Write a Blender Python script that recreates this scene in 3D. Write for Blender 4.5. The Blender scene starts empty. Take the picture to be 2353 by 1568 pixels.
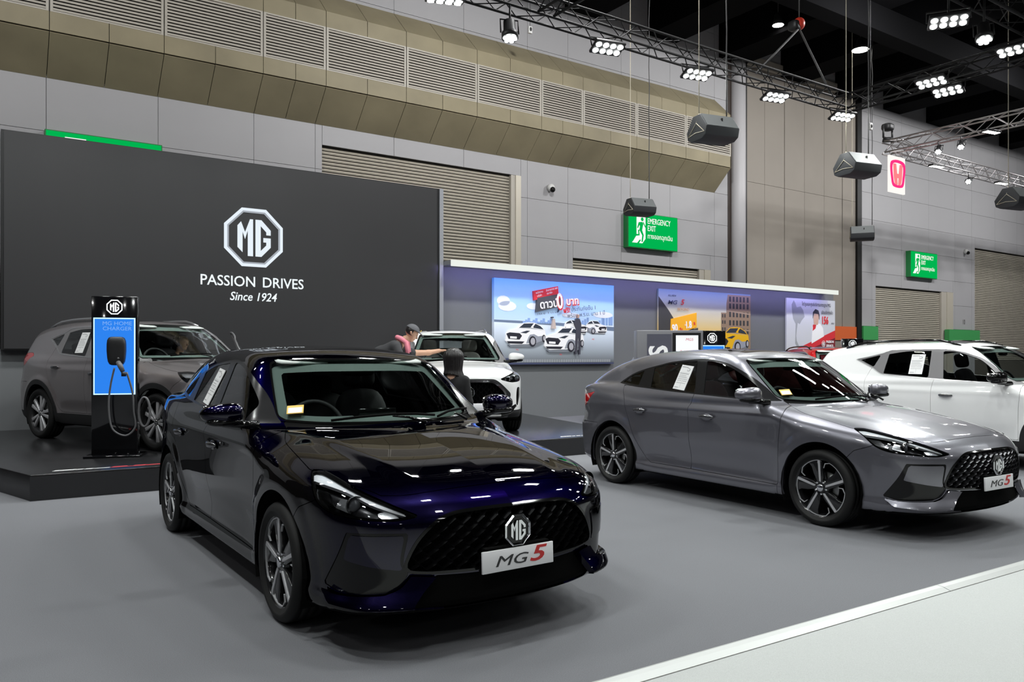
import bpy, bmesh, math, random
import numpy as np
from mathutils import Vector, Matrix, Euler
random.seed(7)
scene = bpy.context.scene
COL = scene.collection
# ---------------------------------------------------------------- camera
# hall axes: X runs along the back wall to the right, Y towards the back wall, Z up; the camera stands at the origin
IMW, IMH = 2353, 1568
FOC, HORIZON, CAM_H, YAW = 1821.8, 820.4, 1.413, math.radians(55.54)
cam_data = bpy.data.cameras.new('camera'); cam = bpy.data.objects.new('camera', cam_data); COL.objects.link(cam)
cam_data.sensor_width = 36.0; cam_data.lens = FOC / IMW * 36.0
cam_data.clip_start = .05; cam_data.clip_end = 300
cam.location = (0, 0, CAM_H)
cam_data.shift_y = (HORIZON - IMH/2) / IMW
cam.rotation_euler = (math.pi/2, 0, YAW - math.pi/2)
scene.camera = cam
# ---------------------------------------------------------------- world, exposure, hall lighting
world = bpy.data.worlds.new('world'); scene.world = world; world.use_nodes = True
world.node_tree.nodes['Background'].inputs[0].default_value = (.9, .95, 1, 1); world.node_tree.nodes['Background'].inputs[1].default_value = .02
scene.view_settings.view_transform = 'Standard'; scene.view_settings.look = 'None'; scene.view_settings.gamma = 1.0
scene.view_settings.use_curve_mapping = False; scene.view_settings.exposure = 0.12
FLOOD_W, BAY_W, BAY_WALL_W = 50.0, 55.0, 500.0
def area_light(name, loc, size, power, aim=None, col=(1,.98,.95), spread=None, parent=None):
    l = bpy.data.lights.new(name, 'AREA'); l.shape = 'RECTANGLE'; l.size, l.size_y = size; l.energy = power; l.color = col
    if spread: l.spread = math.radians(spread)
    o = bpy.data.objects.new(name, l); COL.objects.link(o); o.location = loc
    if aim is not None: o.rotation_euler = (Vector(aim) - Vector(loc)).to_track_quat('-Z', 'Y').to_euler()
    if parent is not None: o.parent = parent
    return o
# ---------------------------------------------------------------- numeric shape tools (no bpy)
_SPC = {}
def sp(x, xs, ys):
    """monotone cubic interpolation, linear outside"""
    key = (tuple(xs), tuple(ys))
    if key not in _SPC:
        X = np.asarray(xs, float); Y = np.asarray(ys, float)
        if X[0] > X[-1]: X = X[::-1]; Y = Y[::-1]
        h = np.diff(X); s = np.diff(Y) / h
        m = np.zeros(len(X)); m[0] = s[0]; m[-1] = s[-1]
        for i in range(1, len(X) - 1):
            if s[i-1] * s[i] > 0:
                w1 = 2*h[i] + h[i-1]; w2 = h[i] + 2*h[i-1]
                m[i] = (w1 + w2) / (w1/s[i-1] + w2/s[i])
        # cubic a + b t + c t2 + d t3 in absolute offset
        c = (3*s - 2*m[:-1] - m[1:]) / h; d = (m[:-1] + m[1:] - 2*s) / (h*h)
        # linear continuation on both ends
        X2 = np.concatenate([[X[0]-50], X]); A = np.concatenate([[Y[0]-50*m[0]], Y]); B = np.concatenate([[m[0]], m]); C = np.concatenate([[0], c, [0]]); D = np.concatenate([[0], d, [0]])
        _SPC[key] = (X2, A, B, C, D)
    X, A, B, C, D = _SPC[key]; x = np.asarray(x, float)
    i = np.maximum(np.searchsorted(X, x, side='right') - 1, 0); t = x - X[i]
    return A[i] + t*(B[i] + t*(C[i] + t*D[i]))
def smax(a, b, r):
    h = np.maximum(r - np.abs(a - b), 0) / r
    return np.maximum(a, b) + h*h*r*0.25
def smin(a, b, r): return -smax(-a, -b, r)
def sstep(x, a, b):
    t = np.clip((x - a) / (b - a), 0, 1); return t*t*(3 - 2*t)
def grad(f, P, e=2e-3):
    g = np.empty_like(P)
    for k in range(3):
        d = np.zeros(3); d[k] = e
        g[:, k] = (f(*(P + d).T) - f(*(P - d).T)) / (2*e)
    return g
def project(f, P, it=3):
    for _ in range(it):
        g = grad(f, P); v = f(*P.T)
        P = P - g * np.clip(v / np.maximum((g*g).sum(1), 0.2), -.03, .03)[:, None]
    return P
class Msh:
    """triangle mesh: V positions, N normals, T triangles"""
    def __init__(s, V, N, T): s.V, s.N, s.T = V, N, T
    def compact(s):
        u, inv = np.unique(s.T.ravel(), return_inverse=True)
        return Msh(s.V[u], s.N[u], inv.reshape(-1, 3))
    def mirror(s):
        k = np.array([1, -1, 1.]); return Msh(s.V*k, s.N*k, s.T[:, ::-1])
def polygonise(f, lo, hi, h):
    lo = np.array(lo, float); n = np.ceil((np.array(hi) - lo) / h).astype(int) + 1
    ax = [lo[k] + h*np.arange(n[k]) for k in range(3)]
    G = np.empty(n)
    for i in range(n[0]):
        Y, Z = np.meshgrid(ax[1], ax[2], indexing='ij')
        G[i] = f(np.full(Y.shape, ax[0][i]), Y, Z)
    S = G < 0
    c = sum(S[a:n[0]-1+a, b:n[1]-1+b, d:n[2]-1+d].astype(int) for a in (0,1) for b in (0,1) for d in (0,1))
    mix = (c > 0) & (c < 8)
    idx = -np.ones(mix.shape, int); cells = np.argwhere(mix); idx[mix] = np.arange(len(cells))
    acc = np.zeros((len(cells), 3)); cnt = np.zeros(len(cells))
    corners = [(a,b,d) for a in (0,1) for b in (0,1) for d in (0,1)]
    for A in corners:
        for k in range(3):
            if A[k] == 0:
                B = list(A); B[k] = 1
                ga = G[cells[:,0]+A[0], cells[:,1]+A[1], cells[:,2]+A[2]]; gb = G[cells[:,0]+B[0], cells[:,1]+B[1], cells[:,2]+B[2]]
                x = (ga < 0) != (gb < 0)
                t = np.where(x, ga / np.where(x, ga - gb, 1), 0)
                p = np.tile(np.array(A, float), (len(cells), 1)); p[:, k] += t
                acc[x] += p[x]; cnt[x] += 1
    V = lo + h*(cells + acc / cnt[:, None])
    T = []
    for k in range(3):
        i, j = [(1,2),(2,0),(0,1)][k]
        sl = [slice(0, None)]*3
        a = S.take(range(0, n[k]-1), axis=k); b = S.take(range(1, n[k]), axis=k)
        E = np.argwhere(a != b)
        E = E[(E[:, i] > 0) & (E[:, j] > 0) & (E[:, i] < n[i]-1) & (E[:, j] < n[j]-1)]
        fl = a[E[:,0], E[:,1], E[:,2]]
        def cid(di, dj):
            q = E.copy(); q[:, i] -= di; q[:, j] -= dj; return idx[q[:,0], q[:,1], q[:,2]]
        q = np.stack([cid(1,1), cid(0,1), cid(0,0), cid(1,0)], 1)
        q = np.where(fl[:, None], q, q[:, ::-1])
        T += [q[:, [0,1,2]], q[:, [0,2,3]]]
    T = np.concatenate(T)
    V = project(f, V)
    N = grad(f, V); N /= np.linalg.norm(N, axis=1)[:, None] + 1e-9
    return Msh(V, N, T)
def cut(M, phi):
    """split along phi = 0, returns (inside phi<0, outside)"""
    phi = np.where(np.abs(phi) < 1e-7, 1e-7, phi)
    s = phi < 0; c = s[M.T].sum(1)
    ins, outs = [M.T[c == 3]], [M.T[c == 0]]
    mt = M.T[(c == 1) | (c == 2)]
    V, N = M.V, M.N
    if len(mt):
        sm = s[mt]; one = sm.sum(1) == 1
        odd = np.where(one, sm.argmax(1), (~sm).argmax(1))
        r = np.arange(len(mt))
        a = mt[r, odd]; b = mt[r, (odd+1) % 3]; d = mt[r, (odd+2) % 3]
        def mid(p, q):
            lo = np.minimum(p, q); hi = np.maximum(p, q); return lo, hi
        e = np.concatenate([np.stack(mid(a, b), 1), np.stack(mid(a, d), 1)])
        ue, inv = np.unique(e, axis=0, return_inverse=True); inv = inv.ravel()
        t = phi[ue[:,0]] / (phi[ue[:,0]] - phi[ue[:,1]])
        nv = V[ue[:,0]]*(1-t)[:, None] + V[ue[:,1]]*t[:, None]
        nn = N[ue[:,0]]*(1-t)[:, None] + N[ue[:,1]]*t[:, None]; nn /= np.linalg.norm(nn, axis=1)[:, None] + 1e-9
        ab = len(V) + inv[:len(mt)]; ad = len(V) + inv[len(mt):]
        V = np.concatenate([V, nv]); N = np.concatenate([N, nn])
        tip = np.stack([a, ab, ad], 1); q1 = np.stack([ab, b, d], 1); q2 = np.stack([ab, d, ad], 1)
        ins += [tip[one], q1[~one], q2[~one]]; outs += [tip[~one], q1[one], q2[one]]
    return (Msh(V, N, np.concatenate(ins)).compact(), Msh(V, N, np.concatenate(outs)).compact())
def spline(pts, n=8, closed=True):
    """Catmull-Rom through pts; a point given as (x, y, 1) is a corner"""
    P = np.array([p[:2] for p in pts], float); C = [len(p) > 2 and p[2] for p in pts]; m = len(P); out = []
    for i in range(m if closed else m-1):
        p1 = P[i]; p2 = P[(i+1) % m]
        p0 = P[i-1] if (closed or i > 0) else p1; p3 = P[(i+2) % m] if (closed or i < m-2) else p2
        t1 = (p2 - p0)*.5 if not C[i] else (p2 - p1)*.8
        t2 = (p3 - p1)*.5 if not C[(i+1) % m] else (p2 - p1)*.8
        L = np.linalg.norm(p2 - p1)
        for t_ in (t1, t2):
            l = np.linalg.norm(t_)
            if l > L: t_ *= L / l
        for k in range(n):
            t = k / n; t2_ = t*t; t3 = t2_*t
            out.append((2*t3-3*t2_+1)*p1 + (t3-2*t2_+t)*t1 + (3*t2_-2*t3)*p2 + (t3-t2_)*t2)
    if not closed: out.append(P[-1])
    return np.array(out)
def sdf(Q, poly):
    """signed distance of 2D points Q to closed polygon (negative inside)"""
    poly = np.asarray(poly, float); lo = poly.min(0) - .06; hi = poly.max(0) + .06
    out = np.full(len(Q), 1.)
    near = ((Q >= lo) & (Q <= hi)).all(1)
    q = Q[near]
    if not len(q): return out
    d2 = np.full(len(q), 1e9); ins = np.zeros(len(q), bool)
    for i in range(len(poly)):
        a = poly[i]; b = poly[(i+1) % len(poly)]; e = b - a; w = q - a
        L = (e*e).sum()
        if L < 1e-14: continue
        t = np.clip((w @ e) / L, 0, 1)
        r = w - t[:, None]*e; d2 = np.minimum(d2, (r*r).sum(1))
        c = (a[1] > q[:,1]) != (b[1] > q[:,1])
        if c.any():
            xi = a[0] + (q[:,1] - a[1]) * e[0] / (e[1] if abs(e[1]) > 1e-12 else 1e-12)
            ins ^= c & (q[:,0] < xi)
    d = np.sqrt(d2); out[near] = np.where(ins, -d, d)
    return out
# ---------------------------------------------------------------- sedan body surface (x forward, y left, z up, origin between the axles on the ground)
def rnd(v, s): return v / np.sqrt(1 + s*s)
def slope(fn, x, e=.01): return (fn(x + e) - fn(x - e)) / (2*e)
def make_body(p):
    W   = lambda x: sp(x, *p['W']);  IN = lambda z: sp(z, *p['IN'])
    C   = lambda a: sp(a, *p['C']);  G  = lambda z: sp(z, *p['G'])
    R   = lambda a: sp(a, *p['R']);  GR = lambda z: sp(z, *p['GR'])
    HC  = lambda x: sp(x, *p['HC']); ED = lambda a: sp(a, *p['ED']); EF = lambda x: sp(x, *p['EF'])
    B   = lambda x: sp(x, *p['B']);  TB = lambda x: sp(x, *p['TB']); TC = lambda x: sp(x, *p['TC']); K = lambda x: sp(x, *p['K'])
    BOT = lambda x: sp(x, *p['BOT'])
    wx, wz, wr = p['wheel']; CR = p['crown']
    def f(x, y, z):
        a = np.sqrt(y*y + 1e-6)
        fl = 0
        for s in (1, -1):
            r = np.sqrt((x - s*wx)**2 + (z - wz)**2)
            fl = fl + p['flare'] * sstep(r, wr + .13, wr + .035) * sstep(z, .16, .3)
        # a shallow hollow low in the doors
        hol = p['hollow'] * sstep(np.abs(x), wx - .25, wx - .75) * np.exp(-((z - .42)/.13)**2)
        zc = sp(x, *p['crease'][0:2])
        cr = p['crease'][2] * np.exp(-((z - zc)/.035)**2) * sstep(np.abs(x + .1), 2.2, 1.5)
        side = a - (W(x) - IN(z) + fl - hol + cr)
        front = rnd(x - C(a) - G(z), slope(C, a))
        rear = rnd(R(a) + GR(z) - x, slope(R, a))
        dome = p['dome'] * sstep(x, .9, 1.3) * sstep(a, sp(x, [1.0, 2.3], [.62, .46]) + .03, sp(x, [1.0, 2.3], [.55, .36]))
        t = HC(x) - ED(a)*EF(x) + dome
        top = rnd(z - t, slope(HC, x))
        low = smax(smax(side, front, .16), rear, .14)
        low = smax(low, top, p['rtop'])
        low = smax(low, BOT(x) - z, .03)
        side2 = rnd(a - (B(x) - (z - p['belt'])*TB(x)), TB(x))
        xe = x + K(x)*a*a
        t2 = TC(xe) - CR*(a/.6)**2
        top2 = rnd(z - t2, slope(TC, xe))
        gh = smax(side2, top2, sp(x, [-1, .2, .6], [.10, .10, .065]))
        gh = smax(smax(gh, p['belt'] - .05 - z, .05), rear, .08)
        return smin(low, gh, .035)
    return f
SEDAN = dict(
    W=([-2.4,-2.0,-1.34,-.6,.3,1.0,1.34,1.8,2.1,2.4], [.79,.855,.893,.885,.885,.887,.893,.880,.85,.79]),
    IN=([.10,.17,.21,.26,.31,.45,.6,.72,.82,.885,.92,1.03,1.12], [.14,.055,.030,.026,.038,.026,.012,.010,.006,.000,.010,.062,.115]),
    C=([0,.2,.4,.55,.7,.8,.87,.92], [2.315,2.304,2.272,2.225,2.145,2.045,1.91,1.65]),
    G=([.15,.2,.26,.34,.5,.62,.70,.8], [-.16,-.06,0.,-.01,0,-.005,-.05,-.16]),
    R=([0,.2,.4,.6,.75,.84,.9], [-2.27,-2.262,-2.235,-2.17,-2.06,-1.92,-1.7]),
    GR=([.18,.26,.4,.62,.68,.8,.95,1.04,1.1], [.14,.05,.01,0.,.035,.06,.045,.03,.05]),
    HC=([2.45,2.33,2.25,2.15,2.0,1.8,1.5,1.15,.8,.4,-.15,-.84,-1.26,-1.7,-2.0,-2.2,-2.35],
        [.55,.675,.725,.765,.812,.860,.915,.968,1.01,1.035,1.05,1.085,1.115,1.115,1.09,1.065,1.05]),
    ED=([0,.3,.5,.65,.75,.83,.92], [0,.006,.016,.036,.06,.10,.17]),
    EF=([-2.3,-1.8,.6,1.15,2.4], [.35,.15,.15,1.,1.]),
    B=([1.25,.9,.6,.2,-.4,-.9,-1.3,-1.7,-2.0,-2.3], [.735,.812,.845,.848,.846,.830,.80,.74,.67,.58]),
    TB=([-2.3,-1.4,-.8,.3,.9], [.60,.53,.47,.46,.52]),
    TC=([1.6,1.3,1.115,.8,.5,.36,.2,0,-.4,-.8,-1.2,-1.6,-1.9,-2.1,-2.2,-2.3,-2.4],
        [.75,.90,.992,1.17,1.338,1.412,1.458,1.484,1.500,1.492,1.452,1.370,1.272,1.176,1.10,1.0,.88]),
    K=([-1.6,-.5,.1,.6], [-.22,0,.12,.36]), belt=1.03, crown=.036,
    BOT=([-2.3,-1.8,-1.5,1.5,1.9,2.4], [.30,.22,.19,.185,.19,.20]),
    wheel=(1.34,.318,.385), flare=.014, hollow=.022, crease=([-2.2,-1.3,-.7,.9,1.7],[.98,.955,.905,.895,.85],.004), dome=.010, rtop=.06)
SUV = dict(
    W=([-2.4,-2.0,-1.36,-.6,.3,1.0,1.36,1.9,2.3], [.83,.885,.920,.912,.912,.914,.920,.900,.83]),
    IN=([.15,.25,.4,.6,.8,.93,1.03,1.12,1.2], [.10,.055,.022,.006,.0,.006,.028,.062,.10]),
    C=([0,.3,.5,.65,.78,.87,.92], [2.27,2.25,2.205,2.14,2.04,1.90,1.7]),
    G=([.18,.25,.34,.5,.72,.86,.95,1.05], [-.18,-.07,0.,0.,0.,-.02,-.09,-.2]),
    R=([0,.3,.6,.78,.87,.93], [-2.33,-2.32,-2.25,-2.13,-2.0,-1.8]),
    GR=([.2,.32,.45,.7,.85,1.0,1.12,1.3,1.6], [.14,.06,.0,.0,.05,.08,.085,.16,.36]),
    HC=([2.45,2.3,2.2,2.1,1.9,1.5,1.1,.8,.2,-.6,-1.4,-2.0,-2.4], [.78,.89,.935,.963,.995,1.035,1.075,1.09,1.10,1.12,1.15,1.16,1.14]),
    ED=([0,.3,.5,.65,.75,.85,.95], [0,.006,.018,.04,.07,.12,.20]),
    EF=([-2.3,-1.8,.6,1.15,2.4], [.3,.15,.15,1.,1.]),
    B=([1.25,.9,.6,.2,-.6,-1.2,-1.7,-2.1,-2.4], [.77,.83,.862,.875,.872,.855,.825,.775,.70]),
    TB=([-2.3,-1.4,-.8,.3,.9], [.46,.42,.38,.38,.44]),
    TC=([1.6,1.25,1.08,.8,.5,.3,.15,0,-.4,-1.0,-1.5,-1.8,-1.98,-2.1,-2.2,-2.3,-2.4],
        [.90,1.02,1.10,1.25,1.425,1.53,1.585,1.612,1.636,1.632,1.605,1.57,1.53,1.43,1.28,1.1,.9]),
    K=([-1.9,-1.2,.1,.6], [-.12,0,.10,.34]), belt=1.10, crown=.036,
    BOT=([-2.4,-1.9,-1.5,1.5,1.9,2.4], [.34,.26,.22,.21,.22,.25]),
    wheel=(1.36,.345,.42), flare=.016, hollow=.02, crease=([-2.2,-1.3,-.7,.9,1.7],[1.02,.99,.96,.95,.93],.004), dome=.012, rtop=.07)
# ---------------------------------------------------------------- object tools
def tag(o, label, cat, group=None, kind=None):
    if label: o['label'] = label
    if cat: o['category'] = cat
    if group: o['group'] = group
    if kind: o['kind'] = kind
    return o
def empty(name, loc=(0,0,0), rz=0, label=None, cat=None, group=None):
    o = bpy.data.objects.new(name, None); COL.objects.link(o); o.location = loc; o.rotation_euler = (0,0,rz); o.empty_display_size = .1
    return tag(o, label, cat, group)
def link(name, me, parent=None, loc=None, rot=None):
    o = bpy.data.objects.new(name, me); COL.objects.link(o)
    if parent is not None: o.parent = parent
    if loc is not None: o.location = loc
    if rot is not None: o.rotation_euler = rot
    return o
MATS = {}
def nodes_of(m):
    m.use_nodes = True; return m.node_tree.nodes, m.node_tree.links
def mat(name, col=(.5,.5,.5), rough=.5, metal=0., coat=0., spec=.5, emit=None, estr=0., noise=None, bump=None, trans=0., ior=1.45):
    """principled material; noise = (scale, amount): object-space tone variation, bump = (scale, strength)"""
    if name in MATS: return MATS[name]
    m = bpy.data.materials.new(name); N, L = nodes_of(m); b = N['Principled BSDF']
    b.inputs['Base Color'].default_value = (*col, 1); b.inputs['Roughness'].default_value = rough; b.inputs['Metallic'].default_value = metal
    b.inputs['Coat Weight'].default_value = coat; b.inputs['Coat Roughness'].default_value = .02
    b.inputs['Specular IOR Level'].default_value = spec; b.inputs['Transmission Weight'].default_value = trans; b.inputs['IOR'].default_value = ior
    if emit: b.inputs['Emission Color'].default_value = (*emit, 1); b.inputs['Emission Strength'].default_value = estr
    tc = N.new('ShaderNodeTexCoord')
    if noise:
        n = N.new('ShaderNodeTexNoise'); n.inputs['Scale'].default_value = noise[0]; n.inputs['Detail'].default_value = 6
        L.new(tc.outputs['Object'], n.inputs['Vector'])
        r = N.new('ShaderNodeMapRange'); r.inputs['From Min'].default_value = .25; r.inputs['From Max'].default_value = .75
        r.inputs['To Min'].default_value = 1 - noise[1]; r.inputs['To Max'].default_value = 1 + noise[1]
        L.new(n.outputs['Fac'], r.inputs['Value'])
        x = N.new('ShaderNodeVectorMath'); x.operation = 'SCALE'; x.inputs[0].default_value = col
        L.new(r.outputs[0], x.inputs['Scale']); L.new(x.outputs[0], b.inputs['Base Color'])
    if bump:
        n = N.new('ShaderNodeTexNoise'); n.inputs['Scale'].default_value = bump[0]; n.inputs['Detail'].default_value = 4
        L.new(tc.outputs['Object'], n.inputs['Vector'])
        bp = N.new('ShaderNodeBump'); bp.inputs['Strength'].default_value = bump[1]; bp.inputs['Distance'].default_value = .01
        L.new(n.outputs['Fac'], bp.inputs['Height']); L.new(bp.outputs[0], b.inputs['Normal'])
    MATS[name] = m; return m
def emis(name, col, s):
    if name in MATS: return MATS[name]
    m = bpy.data.materials.new(name); N, L = nodes_of(m); N.remove(N['Principled BSDF'])
    e = N.new('ShaderNodeEmission'); e.inputs[0].default_value = (*col, 1); e.inputs[1].default_value = s
    L.new(e.outputs[0], N['Material Output'].inputs[0]); MATS[name] = m; return m
def glass(name, tint=(.8,.85,.84), refl=1.0, rough=.0):
    """thin window glass: tinted see-through with a fresnel reflection"""
    if name in MATS: return MATS[name]
    m = bpy.data.materials.new(name); N, L = nodes_of(m); N.remove(N['Principled BSDF'])
    t = N.new('ShaderNodeBsdfTransparent'); t.inputs[0].default_value = (*tint, 1)
    g = N.new('ShaderNodeBsdfGlossy'); g.inputs['Roughness'].default_value = rough; g.inputs[0].default_value = (refl, refl, refl, 1)
    f = N.new('ShaderNodeFresnel'); f.inputs[0].default_value = 1.5
    mx = N.new('ShaderNodeMixShader'); L.new(f.outputs[0], mx.inputs[0]); L.new(t.outputs[0], mx.inputs[1]); L.new(g.outputs[0], mx.inputs[2])
    L.new(mx.outputs[0], N['Material Output'].inputs[0]); MATS[name] = m; return m
def setmat(o, m):
    if not o.data.materials: o.data.materials.append(m)
    else:
        o.material_slots[0].link = 'OBJECT'; o.material_slots[0].material = m
class MB:
    """collects simple shapes into one mesh"""
    def __init__(s): s.v = []; s.f = []; s.sm = []
    def add(s, v, f, smooth=False):
        o = len(s.v); s.v += [tuple(p) for p in v]; s.f += [tuple(i + o for i in q) for q in f]; s.sm += [smooth]*len(f); return s
    def box(s, lo, hi):
        (a,b,c),(d,e,g) = lo, hi
        return s.add([(a,b,c),(d,b,c),(d,e,c),(a,e,c),(a,b,g),(d,b,g),(d,e,g),(a,e,g)], [(0,3,2,1),(4,5,6,7),(0,1,5,4),(1,2,6,5),(2,3,7,6),(3,0,4,7)])
    def cbox(s, c, d): return s.box([c[k]-d[k]/2 for k in range(3)], [c[k]+d[k]/2 for k in range(3)])
    def tube(s, pts, r, n=8, closed=False, cap=True):
        P = [Vector(p) for p in pts]; m = len(P); rr = r if hasattr(r, '__len__') else [r]*m
        base = len(s.v); ref = None; fs = []
        for i, p in enumerate(P):
            a = P[i-1] if (i or closed) else p; b = P[(i+1) % m] if (i < m-1 or closed) else p
            t = (b - a).normalized()
            if ref is None: ref = t.orthogonal().normalized()
            ref = (ref - t*ref.dot(t)); ref = ref.normalized() if ref.length > 1e-6 else t.orthogonal().normalized()
            q = t.cross(ref)
            for k in range(n):
                w = 2*math.pi*k/n; s.v.append(tuple(p + (ref*math.cos(w) + q*math.sin(w))*rr[i]))
        for i in range(m if closed else m-1):
            for k in range(n):
                a = base+i*n; b = base+((i+1) % m)*n; fs.append((a+k, a+(k+1)%n, b+(k+1)%n, b+k))
        s.f += fs; s.sm += [True]*len(fs)
        if cap and not closed:
            s.f += [tuple(base+k for k in reversed(range(n))), tuple(base+(m-1)*n+k for k in range(n))]; s.sm += [False]*2
        return s
    def prism(s, poly, a, b, plane='xz'):
        """polygon extruded from a to b along the axis left over"""
        n = len(poly)
        def P(q, h): return {'xy': (q[0],q[1],h), 'xz': (q[0],h,q[1]), 'yz': (h,q[0],q[1])}[plane]
        ar = sum(poly[i][0]*poly[(i+1)%n][1]-poly[(i+1)%n][0]*poly[i][1] for i in range(n))
        if (ar > 0) == (plane == 'xz'): poly = poly[::-1]
        if a > b: a, b = b, a
        v = [P(q, a) for q in poly] + [P(q, b) for q in poly]
        f = [tuple(reversed(range(n))), tuple(range(n, 2*n))] + [(i, (i+1)%n, n+(i+1)%n, n+i) for i in range(n)]
        return s.add(v, f)
    def lathe(s, prof, n=32, axis='z', c=(0,0,0), smooth=True, cap=True):
        base = len(s.v); m = len(prof); fs = []
        for (r, h) in prof:
            for k in range(n):
                w = 2*math.pi*k/n; x, y = r*math.cos(w), r*math.sin(w)
                p = {'z': (x,y,h), 'y': (y,h,x), 'x': (h,x,y)}[axis]
                s.v.append(tuple(p[i]+c[i] for i in range(3)))
        for i in range(m-1):
            for k in range(n): a = base+i*n; fs.append((a+k, a+(k+1)%n, a+n+(k+1)%n, a+n+k))
        s.f += fs; s.sm += [smooth]*len(fs)
        if cap:
            s.f += [tuple(base+k for k in reversed(range(n))), tuple(base+(m-1)*n+k for k in range(n))]; s.sm += [False]*2
        return s
    def ball(s, c, r, nu=16, nv=10):
        rx, ry, rz = r if hasattr(r, '__len__') else (r,r,r)
        base = len(s.v); fs = []
        for j in range(1, nv):
            t = math.pi*j/nv
            for i in range(nu):
                w = 2*math.pi*i/nu; s.v.append((c[0]+rx*math.sin(t)*math.cos(w), c[1]+ry*math.sin(t)*math.sin(w), c[2]+rz*math.cos(t)))
        top = len(s.v); s.v.append((c[0],c[1],c[2]+rz)); s.v.append((c[0],c[1],c[2]-rz))
        for j in range(nv-2):
            for i in range(nu): a = base+j*nu; fs.append((a+i, a+nu+i, a+nu+(i+1)%nu, a+(i+1)%nu))
        for i in range(nu):
            fs.append((top, base+i, base+(i+1)%nu)); a = base+(nv-2)*nu; fs.append((top+1, a+(i+1)%nu, a+i))
        s.f += fs; s.sm += [True]*len(fs); return s
    def mesh(s, name, m=None, bevel=0, seg=2):
        me = bpy.data.meshes.new(name); me.from_pydata(s.v, [], s.f)
        me.polygons.foreach_set('use_smooth', s.sm)
        if bevel:
            bm = bmesh.new(); bm.from_mesh(me)
            bmesh.ops.bevel(bm, geom=[e for e in bm.edges if e.calc_face_angle(0) > .5], offset=bevel, segments=seg, affect='EDGES', profile=.5, clamp_overlap=True)
            for f in bm.faces: f.smooth = seg > 1
            bm.to_mesh(me); bm.free()
        me.validate(); me.update()
        if m: me.materials.append(m)
        return me
    def build(s, name, m=None, parent=None, loc=None, rot=None, bevel=0, seg=2):
        return link(name, s.mesh(name, m, bevel, seg), parent, loc, rot)
def meshof(name, M, m=None):
    me = bpy.data.meshes.new(name); me.from_pydata(M.V.tolist(), [], M.T.tolist())
    me.polygons.foreach_set('use_smooth', np.ones(len(M.T), bool))
    if len(M.T): me.normals_split_custom_set_from_vertices(M.N.tolist())
    if m: me.materials.append(m)
    return me
def flange(M, d):
    """give a panel an edge that turns inwards by d"""
    e = np.concatenate([M.T[:, [0,1]], M.T[:, [1,2]], M.T[:, [2,0]]])
    key = np.sort(e, 1); u, inv, cnt = np.unique(key, axis=0, return_inverse=True, return_counts=True)
    b = e[cnt[inv.ravel()] == 1]
    if not len(b): return M
    n = len(M.V); k = len(b)
    a0 = M.V[b[:,0]]; b0 = M.V[b[:,1]]; a1 = a0 - M.N[b[:,0]]*d; b1 = b0 - M.N[b[:,1]]*d
    fn = np.cross(a1 - a0, b0 - a0); fn /= np.linalg.norm(fn, axis=1)[:, None] + 1e-12
    V = np.concatenate([M.V, a0, b0, a1, b1]); N = np.concatenate([M.N, fn, fn, fn, fn]); i = np.arange(k)
    T = np.concatenate([M.T, np.stack([n+i, n+2*k+i, n+k+i], 1), np.stack([n+k+i, n+2*k+i, n+3*k+i], 1)])
    return Msh(V, N, T)
def offset(M, d): return Msh(M.V + M.N*d, M.N, M.T)
def text(body, size, name='lettering', m=None, parent=None, loc=(0,0,0), rot=(0,0,0), ext=.002, align='LEFT', shear=0., bold=0., sx=1., spacing=1.):
    cu = bpy.data.curves.new(name, 'FONT'); cu.body = body; cu.size = size; cu.extrude = ext; cu.align_x = align; cu.shear = shear; cu.offset = bold; cu.space_character = spacing
    cu.resolution_u = 3
    o = bpy.data.objects.new(name, cu); COL.objects.link(o)
    dg = bpy.context.evaluated_depsgraph_get(); me = bpy.data.meshes.new_from_object(o.evaluated_get(dg))
    bpy.data.objects.remove(o); bpy.data.curves.remove(cu)
    if sx != 1.: me.transform(Matrix.Scale(sx, 4, (1,0,0)))
    me.materials.clear()
    if m: me.materials.append(m)
    return link(name, me, parent, loc, rot)
# ---------------------------------------------------------------- carving a body surface into panels
def mirror_poly(h): return list(h) + [(-p[0],) + tuple(p[1:]) for p in reversed(h)]
def pick(M, phi_fn, g=.0022):
    """take the inside of an outline as a panel, leaving a shut line of 2g around it"""
    ph = phi_fn(M.V, M.N)
    if not g: return cut(M, ph)
    return cut(M, ph + g)[0], cut(M, ph - g)[1]
def side_phi(poly, s, amin=.45):
    P = spline(poly)
    return lambda V, N: np.maximum(sdf(V[:, [0,2]], P), amin - s*V[:,1])
def front_phi(poly, nx=0., xmin=.2):          # outline in (y, z), facing forward
    P = spline(poly)
    return lambda V, N: np.maximum(np.maximum(sdf(V[:, [1,2]], P), xmin - V[:,0]), nx - N[:,0])
def back_phi(poly, xmax=-.8):
    P = spline(poly)
    return lambda V, N: np.maximum(sdf(V[:, [1,2]], P), V[:,0] - xmax)
def top_phi(poly, zmin=.55):                  # outline in (y, x), facing up
    P = spline(poly)
    return lambda V, N: np.maximum(sdf(V[:, [1,0]], P), zmin - V[:,2])
def corner_phi(poly, s, x0=2.3, xmin=1.2):    # outline in (u, z), u runs round the front corner
    P = spline(poly)
    return lambda V, N: np.maximum(np.maximum(sdf(np.stack([s*V[:,1] + .8*(x0 - V[:,0]), V[:,2]], 1), P), xmin - V[:,0]), -.02 - s*V[:,1])
def tail_phi(poly, s, x0=-2.27, xmax=-1.4):
    P = spline(poly)
    return lambda V, N: np.maximum(np.maximum(sdf(np.stack([s*V[:,1] + .8*(V[:,0] - x0), V[:,2]], 1), P), V[:,0] - xmax), -.02 - s*V[:,1])
def grow(fn, d): return lambda V, N: fn(V, N) - d
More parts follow.
